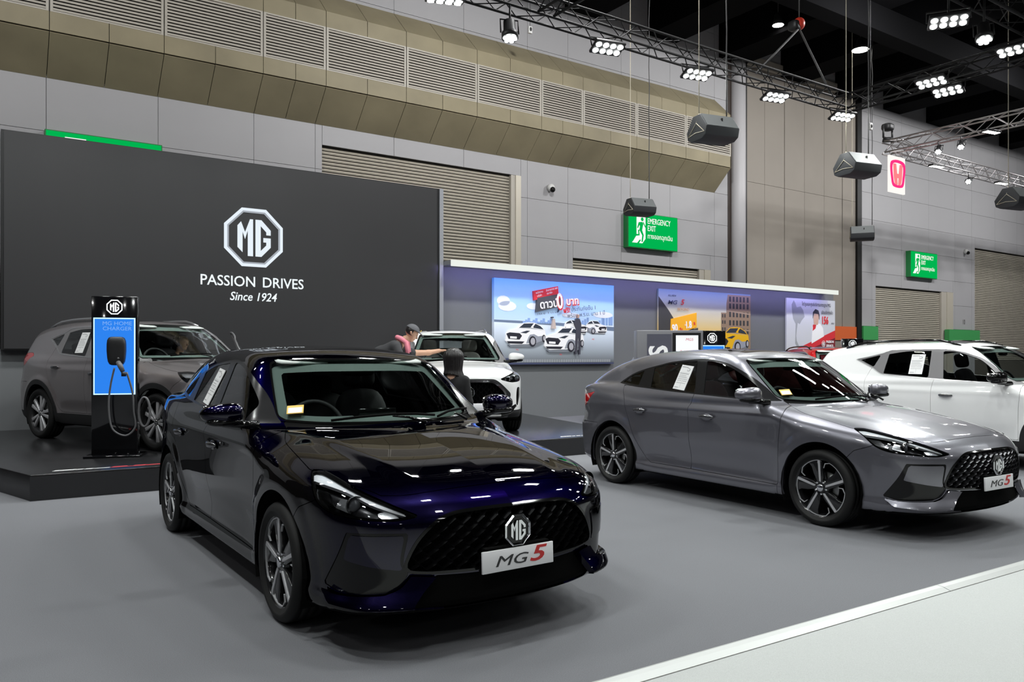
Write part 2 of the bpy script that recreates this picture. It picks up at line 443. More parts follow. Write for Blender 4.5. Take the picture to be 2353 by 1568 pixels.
class Kit:
    """list of parts of one car model; copied for every car of that model"""
    def __init__(s): s.parts = []
    def add(s, name, me, key, parent=None, loc=None, rot=None, label=None):
        s.parts.append((name, me, key, parent, loc, rot, label)); return len(s.parts) - 1
    def panel(s, name, M, key, parent=None, fl=.014, label=None):
        if not len(M.T): return None
        return s.add(name, meshof(name, flange(M, fl) if fl else M), key, parent, label=label)
    def mb(s, name, mb, key, parent=None, loc=None, rot=None, bevel=0, seg=2, label=None):
        return s.add(name, mb.mesh(name, None, bevel, seg), key, parent, loc, rot, label)
    def place(s, name, loc, rz, mats, label, cat='car', group=None, skip=()):
        root = empty(name, loc, rz, label, cat, group); made = []
        for (n, me, key, par, l, r, lb) in s.parts:
            if n in skip or (par is not None and made[par] is None): made.append(None); continue
            o = link(n, me, root if par is None else made[par], l, r)
            m = mats.get(key) or MATS[key]
            if not me.materials: me.materials.append(m)
            if me.materials[0] != m: setmat(o, m)
            if lb: o['label'] = lb
            made.append(o)
        return root
def ray_surface(f, y, z, x0=2.5, x1=.0, n=160):
    """x of the outermost forward surface at (y, z)"""
    y = np.asarray(y, float); z = np.asarray(z, float); xs = np.linspace(x0, x1, n)
    v = f(np.repeat(xs, len(y)), np.tile(y, n), np.tile(z, n)).reshape(n, len(y)); i = np.argmax(v < 0, axis=0); i = np.clip(i, 1, n-1)
    a = np.take_along_axis(v, i[None]-1, 0)[0]; b = np.take_along_axis(v, i[None], 0)[0]
    return xs[i-1] + (xs[i]-xs[i-1]) * a/(a-b)
OCT = [(math.cos(math.pi/8 + k*math.pi/4)/math.cos(math.pi/8), math.sin(math.pi/8 + k*math.pi/4)/math.cos(math.pi/8)) for k in range(8)]
M_POLY = [(-.66,-.42),(-.66,.45),(-.52,.62),(-.36,.20),(-.16,.74),(-.04,.74),(-.04,-.76),(-.25,-.76),(-.25,.28),(-.36,-.08),(-.46,.22),(-.46,-.62)]
G_POLY = [(.06,.74),(.30,.74),(.68,.34),(.68,.14),(.50,.14),(.50,.26),(.27,.50),(.27,-.52),(.50,-.28),(.50,-.16),(.38,-.16),(.38,.02),(.68,.02),(.68,-.36),(.30,-.76),(.06,-.76)]
def octagon_badge(r, t, ring=.16):
    """badge lying in the xy plane (z up): returns plate, ring and the two letters"""
    pl = MB().prism([(x*r*.97, y*r*.97) for x, y in OCT], 0, t*.4, 'xy')
    rg = MB(); n = 8; o = [(x*r, y*r) for x, y in OCT]; i = [(x*r*(1-ring), y*r*(1-ring)) for x, y in OCT]; md = [(x*r*(1-ring*.5), y*r*(1-ring*.5)) for x, y in OCT]
    v = [(*p, 0) for p in o] + [(*p, t*.7) for p in o] + [(*p, t) for p in md] + [(*p, t*.5) for p in i]
    rg.add(v, [(a*n+k, a*n+(k+1)%n, (a+1)*n+(k+1)%n, (a+1)*n+k) for a in range(3) for k in range(n)])
    s = r*(1-ring)*1.0
    le = [MB().prism([(x*s, y*s) for x, y in P], t*.3, t*.8, 'xy') for P in (M_POLY, G_POLY)]
    return pl, rg, le[0], le[1]
def badge_parts(kit, r, t, loc, rot, parent=None, plate='gloss_black', metal='chrome', name='emblem', ring=.16):
    pl, rg, a, b = octagon_badge(r, t, ring)
    e = kit.mb(name, pl, plate, parent, loc, rot)
    if parent is None:
        kit.mb('emblem_ring', rg, metal, e); kit.mb('emblem_letter', a, metal, e); kit.mb('emblem_letter', b, metal, e)
    return e
def wheel_parts(kit, R, w, rim, style, x, s, yc):
    """alloy wheel; outer face points to -y in its own frame"""
    loc = (x, s*yc, R); rot = (0, 0, 0) if s < 0 else (0, 0, math.pi)
    h = w/2; tread = []
    barrel = MB().lathe([(rim*.93, h*.85), (rim*.93, -h*.55), (rim*.97, -h*.72), (rim*1.01, -h*.86), (rim*1.03, -h*.88), (rim*1.03, -h*.8)], 48, 'y', cap=False)
    k = kit.mb('wheel', barrel, 'rim_black' if style == 'blade' else 'rim_dark', None, loc, rot, label='alloy wheel')
    pr = [(rim*1.0, h*.9), (rim*1.12, h*.98), (R*.90, h*1.0), (R*.965, h*.9), (R, h*.72)]
    for g in (-.42, 0., .42): pr += [(R, h*-(-g-.05) if 0 else h*(-g+.06)), (R-.008, h*(-g+.045)), (R-.008, h*(-g-.045)), (R, h*(-g-.06))]
    pr += [(R, -h*.72), (R*.965, -h*.9), (R*.90, -h*1.0), (R*.86, -h*1.01), (R*.84,-h*.985), (rim*1.12, -h*.97), (rim*1.02, -h*.9), (rim*1.0, -h*.8)]
    kit.mb('tyre', MB().lathe(pr, 64, 'y', cap=False), 'rubber', k)
    kit.mb('brake_disc', MB().lathe([(.03, -.0), (.13, -.0), (.13, .02), (.03, .02)], 32, 'y'), 'brake_steel', k)
    ca = MB(); ca.prism([(.085*math.cos(t), .085*math.sin(t)) for t in np.linspace(-.5,.5,6)] + [(.145*math.cos(t), .145*math.sin(t)) for t in np.linspace(.5,-.5,6)], -.035, .03)
    kit.mb('brake_caliper', ca, 'brake_steel', k, bevel=.006)
    kit.mb('wheel_back', MB().lathe([(.0001, h*.55), (rim*.93, h*.55)], 32, 'y', cap=False), 'matte_black', k)
    yf = -h*.80; yc2 = -h*.62
    if style == 'blade':
        for i in range(5):
            t = math.radians(25 + 72*i)
            def pt(r, da): return (r*math.cos(t+da), r*math.sin(t+da))
            b = MB(); ring = [pt(.035,-.5), pt(.09,-.42), pt(rim*.96,-.16), pt(rim*.985,.12), pt(rim*.985,.42), pt(rim*.80,.36), pt(.13,.42), pt(.04,.5)]
            b.prism(ring, yf+.006, yf+.04)
            q = kit.mb('spoke', b, 'rim_black', k, bevel=.004)
            f = MB(); f.prism([pt(.05,-.24), pt(rim*.965,-.11), pt(rim*.985,-.015), pt(.058,.05)], yf+.001, yf+.01)
            th = .006
            outer = [(rim*.985, a) for a in np.linspace(-.02, .74, 9)] + [(rim*.90, .93), (rim*.74, .96)]
            inner = [(max(r-th, 0), a - (.02 if j > 8 else 0)) for j, (r, a) in enumerate(outer)]
            f.prism([pt(*o) for o in outer] + [pt(*o) for o in reversed(inner)], yf+.001, yf+.01)
            kit.mb('machined_face', f, 'machined', k)
    else:
        for i in range(10):
            t = math.radians(36*i + 90 + (6 if i % 2 else -6))
            def pt(r, d): c, s_ = math.cos(t), math.sin(t); return (r*c - d*s_, r*s_ + d*c)
            b = MB(); b.prism([pt(.04,-.012), pt(rim*.97,-.024), pt(rim*.97,.024), pt(.04,.012)], yf, yf+.03)
            kit.mb('spoke', b, 'machined', k, bevel=.004)
    kit.mb('hub', MB().lathe([(.075, yf+.05), (.075, yf+.03), (.06, yf+.012), (.034, yf+.006)], 24, 'y'), 'rim_black', k)
    kit.mb('hub_cap', MB().lathe([(.031, yf+.012), (.031, yf-.004), (.026, yf-.008), (.0005, yf-.009)], 24, 'y'), 'chrome', k)
    nuts = MB()
    for i in range(5):
        t = math.radians(61 + 72*i); nuts.lathe([(.010, yf+.03), (.010, yf+.008), (.007, yf+.004)], 6, 'y', c=(.052*math.cos(t), 0, .052*math.sin(t)), smooth=False)
    kit.mb('wheel_nuts', nuts, 'chrome', k)
    return k
def superbox(c, d, p=3.5, n=20):
    """soft cushion-like block"""
    mb = MB(); mb.ball((0,0,0), 1, n*2, n)
    out = []
    for x, y, z in mb.v:
        s = (abs(x)**p + abs(y)**p + abs(z)**p)**(-1/p); out.append((c[0]+x*s*d[0]/2, c[1]+y*s*d[1]/2, c[2]+z*s*d[2]/2))
    mb.v = out; return mb
def seat_parts(kit, x, y, z, w=.50, back=.60, key='seat_fabric'):
    s = kit.mb('seat', superbox((x+.02, y, z), (.54, w, .17), 4), key)
    b = superbox((0,0,0), (.17, w*.96, back), 4)
    b.v = [(p[0]-.02*abs(p[1])/.25, p[1]*(1 - .18*(p[2]/back+.5)), p[2]) for p in b.v]
    kit.mb('backrest', b, key, s, (x-.30, y, z+.34), (0, math.radians(-20), 0))
    h = superbox((0,0,0), (.11, .27, .20), 4)
    kit.mb('headrest', h, key, s, (x-.43, y, z+.34+back*.5+.10), (0, math.radians(-12), 0))
    return s
def interior_parts(kit, M_inner, ps):
    """inner lining, dashboard, seats, steering wheel (right-hand drive)"""
    up = lambda V, N: 1.07 + ps['dz'] - V[:,2]
    hl, low = cut(M_inner, up(M_inner.V, M_inner.N))
    for nm, m_, key in (('headliner', hl, 'headliner'), ('door_lining', low, 'interior_dark')):
        kit.add(nm, meshof(nm, Msh(m_.V, -m_.N, m_.T[:, ::-1])), key)
    dz, xd = ps['dz'], ps['xd']
    d = MB(); pr = [(xd+.34,.95),(xd+.10,1.00),(xd-.06,.985),(xd-.13,.93),(xd-.10,.80),(xd-.05,.62),(xd+.34,.62)]
    d.prism([(a, b+dz) for a, b in pr], -.70, .70)
    d.v = [(q[0], q[1]*float(np.interp(q[0]-xd, [-.13,.0,.10,.34], [.97,.93,.84,.58])), q[2] - .05*abs(q[1])**2) for q in d.v]
    k = kit.mb('dashboard', d, 'dash', bevel=.02)
    n = MB(); n.prism([(xd-.02,.985+dz),(xd-.10,1.035+dz),(xd-.16,1.02+dz),(xd-.16,.93+dz),(xd,.95+dz)], -.56, -.16)
    kit.mb('instrument_hood', n, 'dash', k, bevel=.015)
    n = MB(); n.cbox((xd-.10, 0, 1.0+dz), (.02, .27, .15)); kit.mb('display', n, 'gloss_black', k, bevel=.006)
    sw = MB(); sw.tube([(0, .185*math.cos(t), .185*math.sin(t)) for t in np.linspace(0, 2*math.pi, 33)[:-1]], .016, 10, closed=True)
    q = kit.mb('steering_wheel', sw, 'interior_dark', None, (xd-.24, -.36, .95+dz), (0, math.radians(-24), 0))
    h = superbox((0,0,-.01), (.05, .16, .12), 4, 10); kit.mb('hub', h, 'interior_dark', q)
    h = MB(); h.cbox((.0,0,-.01), (.02,.36,.03)); h.cbox((0,0,-.1), (.02,.03,.18)); kit.mb('wheel_spokes', h, 'interior_dark', q)
    for y in (-.36, .36): seat_parts(kit, .02 + ps['xs'], y, .52 + dz*.6, .50, .62 + dz*.4, ps['seat'])
    b = kit.mb('rear_bench', superbox((-.80+ps['xs'], 0, .52+dz*.6), (.50, 1.25, .18), 5), ps['seat'])
    bb = superbox((0,0,0), (.16, 1.25, .60), 5); kit.mb('backrest', bb, ps['seat'], b, (-1.12+ps['xs'], 0, .82+dz*.6), (0, math.radians(-24), 0))
    for y in (-.36, 0, .36): kit.mb('headrest', superbox((0,0,0), (.10, .25, .17), 4), ps['seat'], b, (-1.28+ps['xs'], y, 1.16+dz*.7), (0, math.radians(-14), 0))
    c = MB(); c.box((-.4+ps['xs'], -.12, .3), (xd, .12, .62)); kit.mb('console', c, 'interior_dark', bevel=.02)
    fl = MB(); fl.box((-1.6, -.72, .22), (1.0, .72, .26)); kit.mb('cabin_floor', fl, 'matte_black')
    rv = superbox((0,0,0), (.03,.24,.065), 4, 8); kit.mb('rear_view_mirror', rv, 'matte_black', None, ps['rvm'])
    for y in (-.36, .36):
        v = superbox((0,0,0), (.15,.36,.02), 6, 8); kit.mb('sun_visor', v, 'headliner', None, (ps['rvm'][0]-.07, y, ps['rvm'][2]+.075), (0, math.radians(12), 0))
def carve(kit, f, S, h=.022):
    """cut the whole body surface of a model into its panels"""
    half = polygonise(f, (S['lo'], -.08, .10), (S['hi'], 1.04, S['top']), h)
    _, half = cut(half, half.V[:, 1] + 1e-5)                     # keep y > 0, then mirror
    mir = half.mirror(); n = len(half.V)
    M = Msh(np.concatenate([half.V, mir.V]), np.concatenate([half.N, mir.N]), np.concatenate([half.T, mir.T + n]))
    wx, wz, wr = S['arch']
    for sx in (1, -1):
        cx = wx*sx
        M = cut(M, np.maximum(np.hypot(M.V[:,0]-cx, M.V[:,2]-wz) - wr, .5 - np.abs(M.V[:,1])))[1]
    ub, M = cut(M, np.maximum(M.V[:,2] - S.get('floor', .215), M.N[:,2] + .4)); kit.panel('underbody', ub, 'matte_black', fl=0)
    # glazing
    ws, M = pick(M, front_phi(S['windshield'], .15, .1), 0); 
    g, seal = cut(ws, front_phi(S['windshield'], .15, .1)(ws.V, ws.N) + .011)
    W = kit.panel('windshield', offset(g, -.003), 'windshield_glass', fl=0); kit.panel('windshield_seal', seal, 'gloss_black', W, .01)
    tr_ = cut(g, front_phi(S['windshield'], .15, .1)(g.V, g.N) + .062)[1]; kit.panel('windshield_surround', offset(tr_, -.03), 'pillar_trim', W, .0)
    rw, M = pick(M, back_phi(S['rear_window'], S.get('rwx', -.9)), 0); kit.panel('rear_window', offset(rw, -.003), 'window_glass', fl=0)
    if 'sunroof' in S:
        sr, M = pick(M, top_phi(S['sunroof'], 1.2), .003); kit.panel('sunroof', offset(sr, .001), 'roof_glass', fl=.006)
    for s in (-1, 1):
        dl, M = pick(M, side_phi(S['dlo'], s), 0)
        if 'chrome' in S:
            ch, dl = (lambda a: (a[1], a[0]))(cut(dl, side_phi(S['dlo'], s)(dl.V, dl.N) + .010)); kit.panel('window_moulding', offset(ch, .003), S['chrome'], None, .008)
        for nm, poly in S['glass']:
            gl, dl = pick(dl, side_phi(poly, s), 0); kit.panel(nm, offset(gl, -.004), 'window_glass', fl=0)
        kit.panel('window_trim', dl, S.get('trim', 'trim_black'), None, .012)
    # inner lining of the cabin before panels are split
    inn, _ = cut(M, np.maximum(M.V[:,0] - 1.05, -1.75 - M.V[:,0])); inn, _ = cut(inn, .30 - inn.V[:,2])
    inn = offset(inn, -.035)
    # lamps
    for s in (-1, 1):
        ph = corner_phi(S['headlight'], s); lens, M = pick(M, ph, .002)
        rim_, inner = (lambda a: (a[1], a[0]))(cut(lens, ph(lens.V, lens.N) + .012))
        H = kit.panel('headlight', offset(lens, -.001), 'lamp_glass', None, .0)
        kit.panel('lamp_bezel', offset(rim_, -.006), 'gloss_black', H, .03)
        kit.panel('lamp_housing', offset(lens, -.055), 'lamp_dark', H, 0)
        for nm, poly, off, key, dep in S['lamp_bits']:
            b_, _ = cut(lens, corner_phi(poly, s)(lens.V, lens.N)); kit.panel(nm, offset(b_, off), key, H, dep)
        for (px, py, pz, r) in S['projectors']:
            p = MB(); p.ball((0,0,0), (r*.7, r, r), 16, 10); kit.mb('projector_lens', p, 'lamp_lens', H, (px, s*py, pz))
            p = MB(); p.lathe([(r*1.0,-.01),(r*1.25,.01),(r*1.3,.03)], 20, 'x', cap=False); kit.mb('projector_bezel', p, 'chrome_dark', H, (px, s*py, pz))
        tl, M = pick(M, tail_phi(S['taillight'], s, S.get('tx', -2.27)), .002); kit.panel('taillight', tl, 'tail_red', None, .02)
    # grille
    gr, M = pick(M, front_phi(S['grille'], .1, 1.5), .0)
    gp = front_phi(S['grille'], .1, 1.5)
    inner, rim_ = cut(gr, gp(gr.V, gr.N) + S.get('grim', .014))
    Gk = kit.panel('grille', offset(inner, -.07), 'matte_black', None, 0)
    kit.panel('grille_surround', offset(rim_, .003), S.get('grimkey', 'gloss_black'), Gk, .075)
    S['bars'](kit, f, Gk)
    for nm, poly, kind, off, key, dep, child in S['front_cuts']:
        if kind == 'c':
            for s in (-1, 1):
                a_, M = pick(M, corner_phi(poly, s), 0)
                o_ = offset(a_, off)
                if nm == 'front_lip':                                  # a ledge that slopes outwards towards the ground
                    t_ = np.clip((.40 - o_.V[:,2])/.14, 0, 1)[:, None]; o_ = Msh(o_.V + o_.N*np.array([1,1,0])*.026*t_, o_.N, o_.T); o_.N = o_.N + np.array([0,0,.45]); o_.N /= np.linalg.norm(o_.N, axis=1)[:, None]
                k_ = kit.panel(nm, o_, key, None, dep)
                for nm2, poly2, off2, key2, dep2 in child:
                    b_, _ = cut(a_, corner_phi(poly2, s)(a_.V, a_.N)); kit.panel(nm2, offset(b_, off2), key2, k_, dep2)
        else:
            a_, M = pick(M, front_phi(poly, -.5, 1.5), 0); kit.panel(nm, offset(a_, off), key, None, dep)
    if 'cladding' in S:
        for s in (-1, 1):
            for sx in (1, -1):
                ph = lambda V, N: np.maximum(np.maximum(np.hypot(V[:,0]-wx*sx, V[:,2]-wz) - wr - .065, .5 - s*V[:,1]), -V[:,2])
                a_, M = pick(M, ph, 0); kit.panel('arch_cladding', offset(a_, .006), 'plastic', None, .02)
        a_, M = pick(M, lambda V, N: np.maximum(V[:,2] - S['cladding'], .5 - np.abs(V[:,1])), 0)
        kit.panel('sill_cladding', offset(a_, .005), 'plastic', None, .02)
    # panels
    hd, M = pick(M, top_phi(S['hood'])); kit.panel('hood', hd, 'paint', None, .02)
    cw, M = cut(M, np.maximum(np.maximum(np.maximum(.80 - M.V[:,0], M.V[:,0] - 1.16), np.abs(M.V[:,1]) - .655), .9 - M.V[:,2])); kit.panel('cowl', offset(cw, -.004), 'matte_black', None, .01)
    for s in (-1, 1):
        for nm, poly in S['panels']:
            a_, M = pick(M, side_phi(poly, s, .5)); kit.panel(nm, a_, 'paint', None, .016)
    fb, M = cut(M, S['fbx'] - M.V[:,0]); kit.panel('front_bumper', fb, 'paint', None, .012)
    rb, M = pick(M, lambda V, N: np.maximum(V[:,0] - S['rbx'], V[:,2] - S['rbz']), .002); kit.panel('rear_bumper', rb, 'paint', None, .012)
    kit.panel('body_shell', M, 'paint', None, .014)
    # wheel arch liners
    for sx in (1, -1):
        for s in (-1, 1):
            w = MB(); n_ = 20; ys = (.52, .875)
            w.add([(wx*sx + (wr+.004)*math.cos(t), s*yy, wz + (wr+.004)*math.sin(t)) for yy in ys for t in np.linspace(-.42, math.pi+.42, n_)],
                  [(i, i+1, n_+i+1, n_+i) for i in range(n_-1)] + [tuple(range(n_))])
            kit.mb('wheel_well', w, 'matte_black')
    return inn
# ---------------------------------------------------------------- the fastback sedan
def sedan_bars(kit, f, G):
    poly = spline(S_SEDAN['grille'])
    for i in range(-15, 16):
        z = np.linspace(.36, .70, 49)
        ph = (z/.068 + (.5 if i % 2 else 0)) % 1.0
        y = i*.0385 + (np.abs(ph - .5)*2 - .5)*.036 + (z - .55)*-.10*np.sign(i)*min(abs(i)/8, 1)
        ins = sdf(np.stack([y, z], 1), poly) < -.012
        if ins.sum() < 6: continue
        y, z = y[ins], z[ins]; x = ray_surface(f, y, z) - .016 + .016*np.abs(ph[ins] - .5)*2
        b = MB(); n = len(y); w = .0075
        # triangular section: sharp ridge forward, 24 mm deep
        v = [(x[k]+.004, y[k], z[k]) for k in range(n)] + [(x[k]-.026, y[k]-w, z[k]) for k in range(n)] + [(x[k]-.026, y[k]+w, z[k]) for k in range(n)]
        fc = [(a*n+k, a*n+k+1, b_*n+k+1, b_*n+k) for a, b_ in ((0,1),(1,2),(2,0)) for k in range(n-1)]
        b.add(v, fc); kit.mb('grille_bar', b, 'grille_dark', G)
S_SEDAN = dict(lo=-2.5, hi=2.45, top=1.58, arch=(1.34,.318,.385),
    windshield=mirror_poly([(0,1.006),(.25,1.006),(.46,1.008),(.64,1.022,1),(.672,1.055),(.655,1.14),(.585,1.365),(.53,1.392,1),(.3,1.402),(0,1.404)]),
    rear_window=mirror_poly([(0,1.175),(.48,1.17,1),(.50,1.24),(.45,1.36),(.40,1.395,1),(0,1.405)]),
    sunroof=mirror_poly([(0,.14),(.38,.13,1),(.40,-.1),(.38,-.40,1),(0,-.42)]),
    dlo=[(-1.36,1.120,1),(-1.065,1.089),(-.846,1.077),(-.438,1.056),(-.12,1.044),(.433,1.022),(.70,1.012),(.80,1.012,1),(.737,1.05),(.625,1.13),(.44,1.245),(.198,1.345),(-.067,1.390),(-.236,1.390),(-.588,1.360),(-.771,1.325),(-.984,1.281),(-1.163,1.229),(-1.29,1.165)],
    glass=[('front_window',[(-.088,1.372,1),(.002,1.052,1),(.3,1.04),(.625,1.028,1),(.60,1.115),(.43,1.225),(.198,1.325),(-.02,1.368)]),
           ('rear_door_window',[(-.221,1.370,1),(-.118,1.058,1),(-.45,1.07),(-.786,1.088,1),(-.832,1.296,1),(-.588,1.343)]),
           ('quarter_window',[(-1.0,1.10,1),(-.985,1.262,1),(-1.163,1.210),(-1.30,1.132,1)])],
    headlight=[(1.345,.832,1),(1.298,.785),(1.224,.71),(1.113,.672),(.923,.657),(.70,.648),(.545,.664,1),(.772,.730),(1.032,.793),(1.241,.832)],
    lamp_bits=[('daylight_strip',[(1.32,.838,1),(1.31,.80,1),(1.03,.770),(.80,.71),(.58,.658,1),(.772,.735),(1.032,.80),(1.241,.84)],-.012,'lamp_white',.02),
               ('lamp_reflector',[(1.28,.775,1),(1.235,.72),(1.18,.70,1),(1.12,.70,1),(1.17,.77,1)],-.03,'chrome_dark',.02),
               ('lamp_reflector',[(1.10,.70,1),(1.06,.75,1),(1.00,.745,1),(.98,.68,1)],-.025,'lamp_silver',.02),
               ('lamp_reflector',[(.80,.69,1),(.74,.70,1),(.65,.664,1),(.78,.666,1)],-.022,'lamp_silver',.02)],
    projectors=[(1.985,.715,.705,.036)],
    taillight=[(1.275,1.014,1),(1.08,.980),(.8,.985),(.22,.985,1),(.22,.925,1),(.75,.91),(.93,.835),(.99,.822),(1.11,.866),(1.19,.92)],
    grille=mirror_poly([(0,.684),(.22,.682),(.34,.672),(.43,.638),(.515,.555),(.565,.45),(.548,.408),(.45,.392,1),(.25,.386),(0,.382)]),
    bars=sedan_bars,
    front_cuts=[
        ('corner_duct',[(.985,.592,1),(.80,.594),(.605,.592,1),(.635,.46),(.605,.405,1),(.66,.345),(.74,.318,1),(1.03,.305),(1.165,.325,1),(1.05,.48)],'c',-.004,'gloss_black',.02,
            [('duct_panel',[(.962,.580,1),(.63,.580,1),(.655,.46),(.635,.418,1),(.80,.435),(1.005,.462,1)],.002,'paint',.01),
             ('duct_mesh',[(1.01,.450,1),(.81,.424),(.645,.405,1),(.745,.338,1),(1.03,.325,1),(1.05,.37)],-.02,'mesh_black',.0)]),
        ('lower_intake',mirror_poly([(0,.376),(.25,.379),(.42,.386,1),(.47,.33),(.525,.262,1),(.52,.225,1),(.3,.212),(0,.208)]),'f',-.010,'mesh_black',.03,[]),
        ('front_lip',[(1.155,.318,1),(1.07,.258,1),(.80,.250),(.57,.252,1),(.455,.384,1),(.595,.396,1),(.66,.340),(.745,.312,1),(1.03,.300)],'c',.018,'paint',.035,[]),
    ],
    hood=[p for p in mirror_poly([(0,2.152),(.2,2.15),(.4,2.139),(.53,2.11),(.615,2.07,1),(.705,1.89),(.757,1.67),(.778,1.57,1),(.758,1.3),(.735,1.078),(.70,.965),(.650,.845,1),(.50,.950),(.25,1.050),(0,1.088)])],
    panels=[('rear_door',[(-1.24,1.10,1),(-1.20,1.03),(-1.13,.934),(-1.085,.79),(-.968,.556),(-.83,.35),(-.75,.298,1),(-.165,.296,1),(-.165,.9),(-.14,.955),(-.116,1.05,1),(-.45,1.062),(-.846,1.083)]),
            ('front_door',[(-.165,.296,1),(.905,.284,1),(.925,.67),(.952,.896),(.90,.975),(.83,1.02,1),(.433,1.03),(-.116,1.05,1),(-.14,.955),(-.165,.9)]),
            ('front_fender',[(.905,.2,1),(.905,.284),(.925,.67),(.952,.896),(.90,.975),(.86,1.03,1),(1.2,1.1,1),(1.9,1.1,1),(1.80,.712,1),(1.655,.662,1),(1.45,.45,1),(1.34,.2,1)])],
    fbx=1.45, rbx=-1.62, rbz=.66)
def door_handle(kit, x, y, z, s):
    b = superbox((0,0,0), (.185, .03, .036), 3.2, 12)
    b.v = [(p[0], p[1] + .022*(1-(p[0]/.095)**2), p[2]) for p in b.v]
    h = kit.mb('door_handle', b if s > 0 else MB().add([(p[0],-p[1],p[2]) for p in b.v], [q[::-1] for q in b.f], True), 'handle', None, (x, s*(y+.004), z))
    c = superbox((0,0,0), (.12, .014, .062), 2.6, 10); kit.mb('handle_recess', c, 'paint_dark', h, (0, -s*.004, -.004))
def mirror_parts(kit, x, y, z, s, sz=1., key='paint', cap='gloss_black'):
    b = superbox((0,0,0), (.15*sz, .245*sz, .125*sz), 2.7, 14)
    b.v = [(p[0] + .035*(abs(p[1])/.12)*(1 if 0 else -1)*(p[1]*s > 0), p[1], p[2]*(1 - .22*(p[1]*s/.12)) ) for p in b.v]
    up = MB(); up.v = b.v; up.f = b.f; up.sm = b.sm
    k = kit.mb('door_mirror', up, key, None, (x, s*y, z))
    lo = superbox((0,0,0), (.135*sz, .215*sz, .05*sz), 3, 10); kit.mb('mirror_base', lo, cap, k, (0, -s*.012, -.047*sz))
    st = MB(); st.tube([(0,0,-.055*sz),(.02,-s*.09*sz,-.065*sz),(.05,-s*.20*sz,-.075*sz)], [.024*sz,.022*sz,.03*sz], 10); kit.mb('mirror_arm', st, cap, k)
    gl = superbox((-.072*sz,0,.005), (.012,.20*sz,.095*sz), 5, 10); kit.mb('mirror_glass', gl, 'mirror', k)
def wiper(kit, pts, arm):
    b = MB(); b.tube(pts, .008, 6); k = kit.mb('wiper', b, 'matte_black')
    a = MB(); a.tube(arm, [.011,.008,.006], 6); kit.mb('wiper_arm', a, 'gloss_black', k)
def surf_pt(f, y, z, d):
    x = float(ray_surface(f, np.array([y]), np.array([z]), 2.5, -.5, 300)[0]); return (x + d, y, z + d*.9)
def number_plate(kit, x, z, w, h, rot=0.):
    p = MB(); p.box((-.006,-w/2,-h/2), (.006,w/2,h/2)); k = kit.mb('number_plate', p, 'plate_white', None, (x, 0, z), (0, rot, 0), bevel=.002)
    return k
def text_mesh(body, size, shear=0., bold=0., sx=1., ext=.0015):
    o = text(body, size, 't', None, ext=ext, shear=shear, bold=bold, sx=sx, align='CENTER'); me = o.data; bpy.data.objects.remove(o); return me
def make_sedan():
    kit = Kit(); f = make_body(SEDAN); inn = carve(kit, f, S_SEDAN, .019)
    interior_parts(kit, inn, dict(dz=0., xd=.82, xs=0., seat='seat_fabric', rvm=(.36,.02,1.31)))
    for s in (-1, 1):
        for sx in (1, -1): wheel_parts(kit, .318, .21, .238, 'blade', 1.34*sx, s, .778)
        door_handle(kit, -.87, .893, .845, s); door_handle(kit, .09, .890, .835, s)
        mirror_parts(kit, .70, .985, 1.075, s)
    e = badge_parts(kit, .077, .022, (2.318, 0, .560), (math.pi/2, 0, math.pi/2))
    P = number_plate(kit, 2.335, .425, .425, .105, math.radians(-2))
    me = text_mesh('MG', .072, .28, 0., 1.75); kit.add('plate_lettering', me, 'ink_black', P, (.007, -.05, -.027), (math.pi/2, 0, math.pi/2))
    me = text_mesh('5', .105, .28, .0016, 1.75); kit.add('plate_lettering', me, 'ink_red', P, (.007, .105, -.027), (math.pi/2, 0, math.pi/2))
    b = MB(); b.box((2.25,-.19,.365),(2.332,.19,.49)); kit.mb('plate_bracket', b, 'matte_black')
    sp_ = MB(); sp_.box((2.235,-.11,.315),(2.285,.11,.345)); kit.mb('radar_cover', sp_, 'gloss_black', bevel=.004)
    # wipers, lying at the foot of the windshield
    wiper(kit, [surf_pt(f, y, z, .018) for y, z in ((-.42,1.012),(-.25,1.03),(-.05,1.04),(.12,1.035),(.26,1.022))], [(1.10,.16,1.0),(1.07,.05,1.035),(1.05,-.05,1.045)])
    wiper(kit, [surf_pt(f, y, z, .018) for y, z in ((.28,1.012),(.42,1.035),(.55,1.04),(.64,1.038))], [(1.04,.50,1.0),(1.01,.45,1.035),(.99,.43,1.04)])
    # permit sheet on the windshield (driver's side), price sheet on the rear door window
    x0 = float(ray_surface(f, np.array([-.52]), np.array([1.10]), 2.5, -.5, 300)[0])
    n = grad(f, np.array([[x0,-.52,1.10]]))[0]; n /= np.linalg.norm(n)
    k = MB(); k.box((-.05,-.035,-.002),(.05,.035,.0)); q = Vector(n).to_track_quat('Z','Y').to_euler()
    return kit, f
# ---------------------------------------------------------------- the SUV
def suv_bars(kit, f, G):
    poly = spline(S_SUV['grille'])
    for i in range(-14, 15):
        z = np.linspace(.40, .82, 41); ph = (z/.09 + (.5 if i % 2 else 0)) % 1.0
        y = i*.042 + (np.abs(ph - .5)*2 - .5)*.030
        ins = sdf(np.stack([y, z], 1), poly) < -.016
        if ins.sum() < 5: continue
        y, z = y[ins], z[ins]; x = ray_surface(f, y, z) - .018 + .014*np.abs(ph[ins] - .5)*2; b = MB(); n = len(y); w = .007
        v = [(x[k]+.004, y[k], z[k]) for k in range(n)] + [(x[k]-.026, y[k]-w, z[k]) for k in range(n)] + [(x[k]-.026, y[k]+w, z[k]) for k in range(n)]
        b.add(v, [(a*n+k, a*n+k+1, b_*n+k+1, b_*n+k) for a, b_ in ((0,1),(1,2),(2,0)) for k in range(n-1)]); kit.mb('grille_bar', b, 'grille_dark', G)
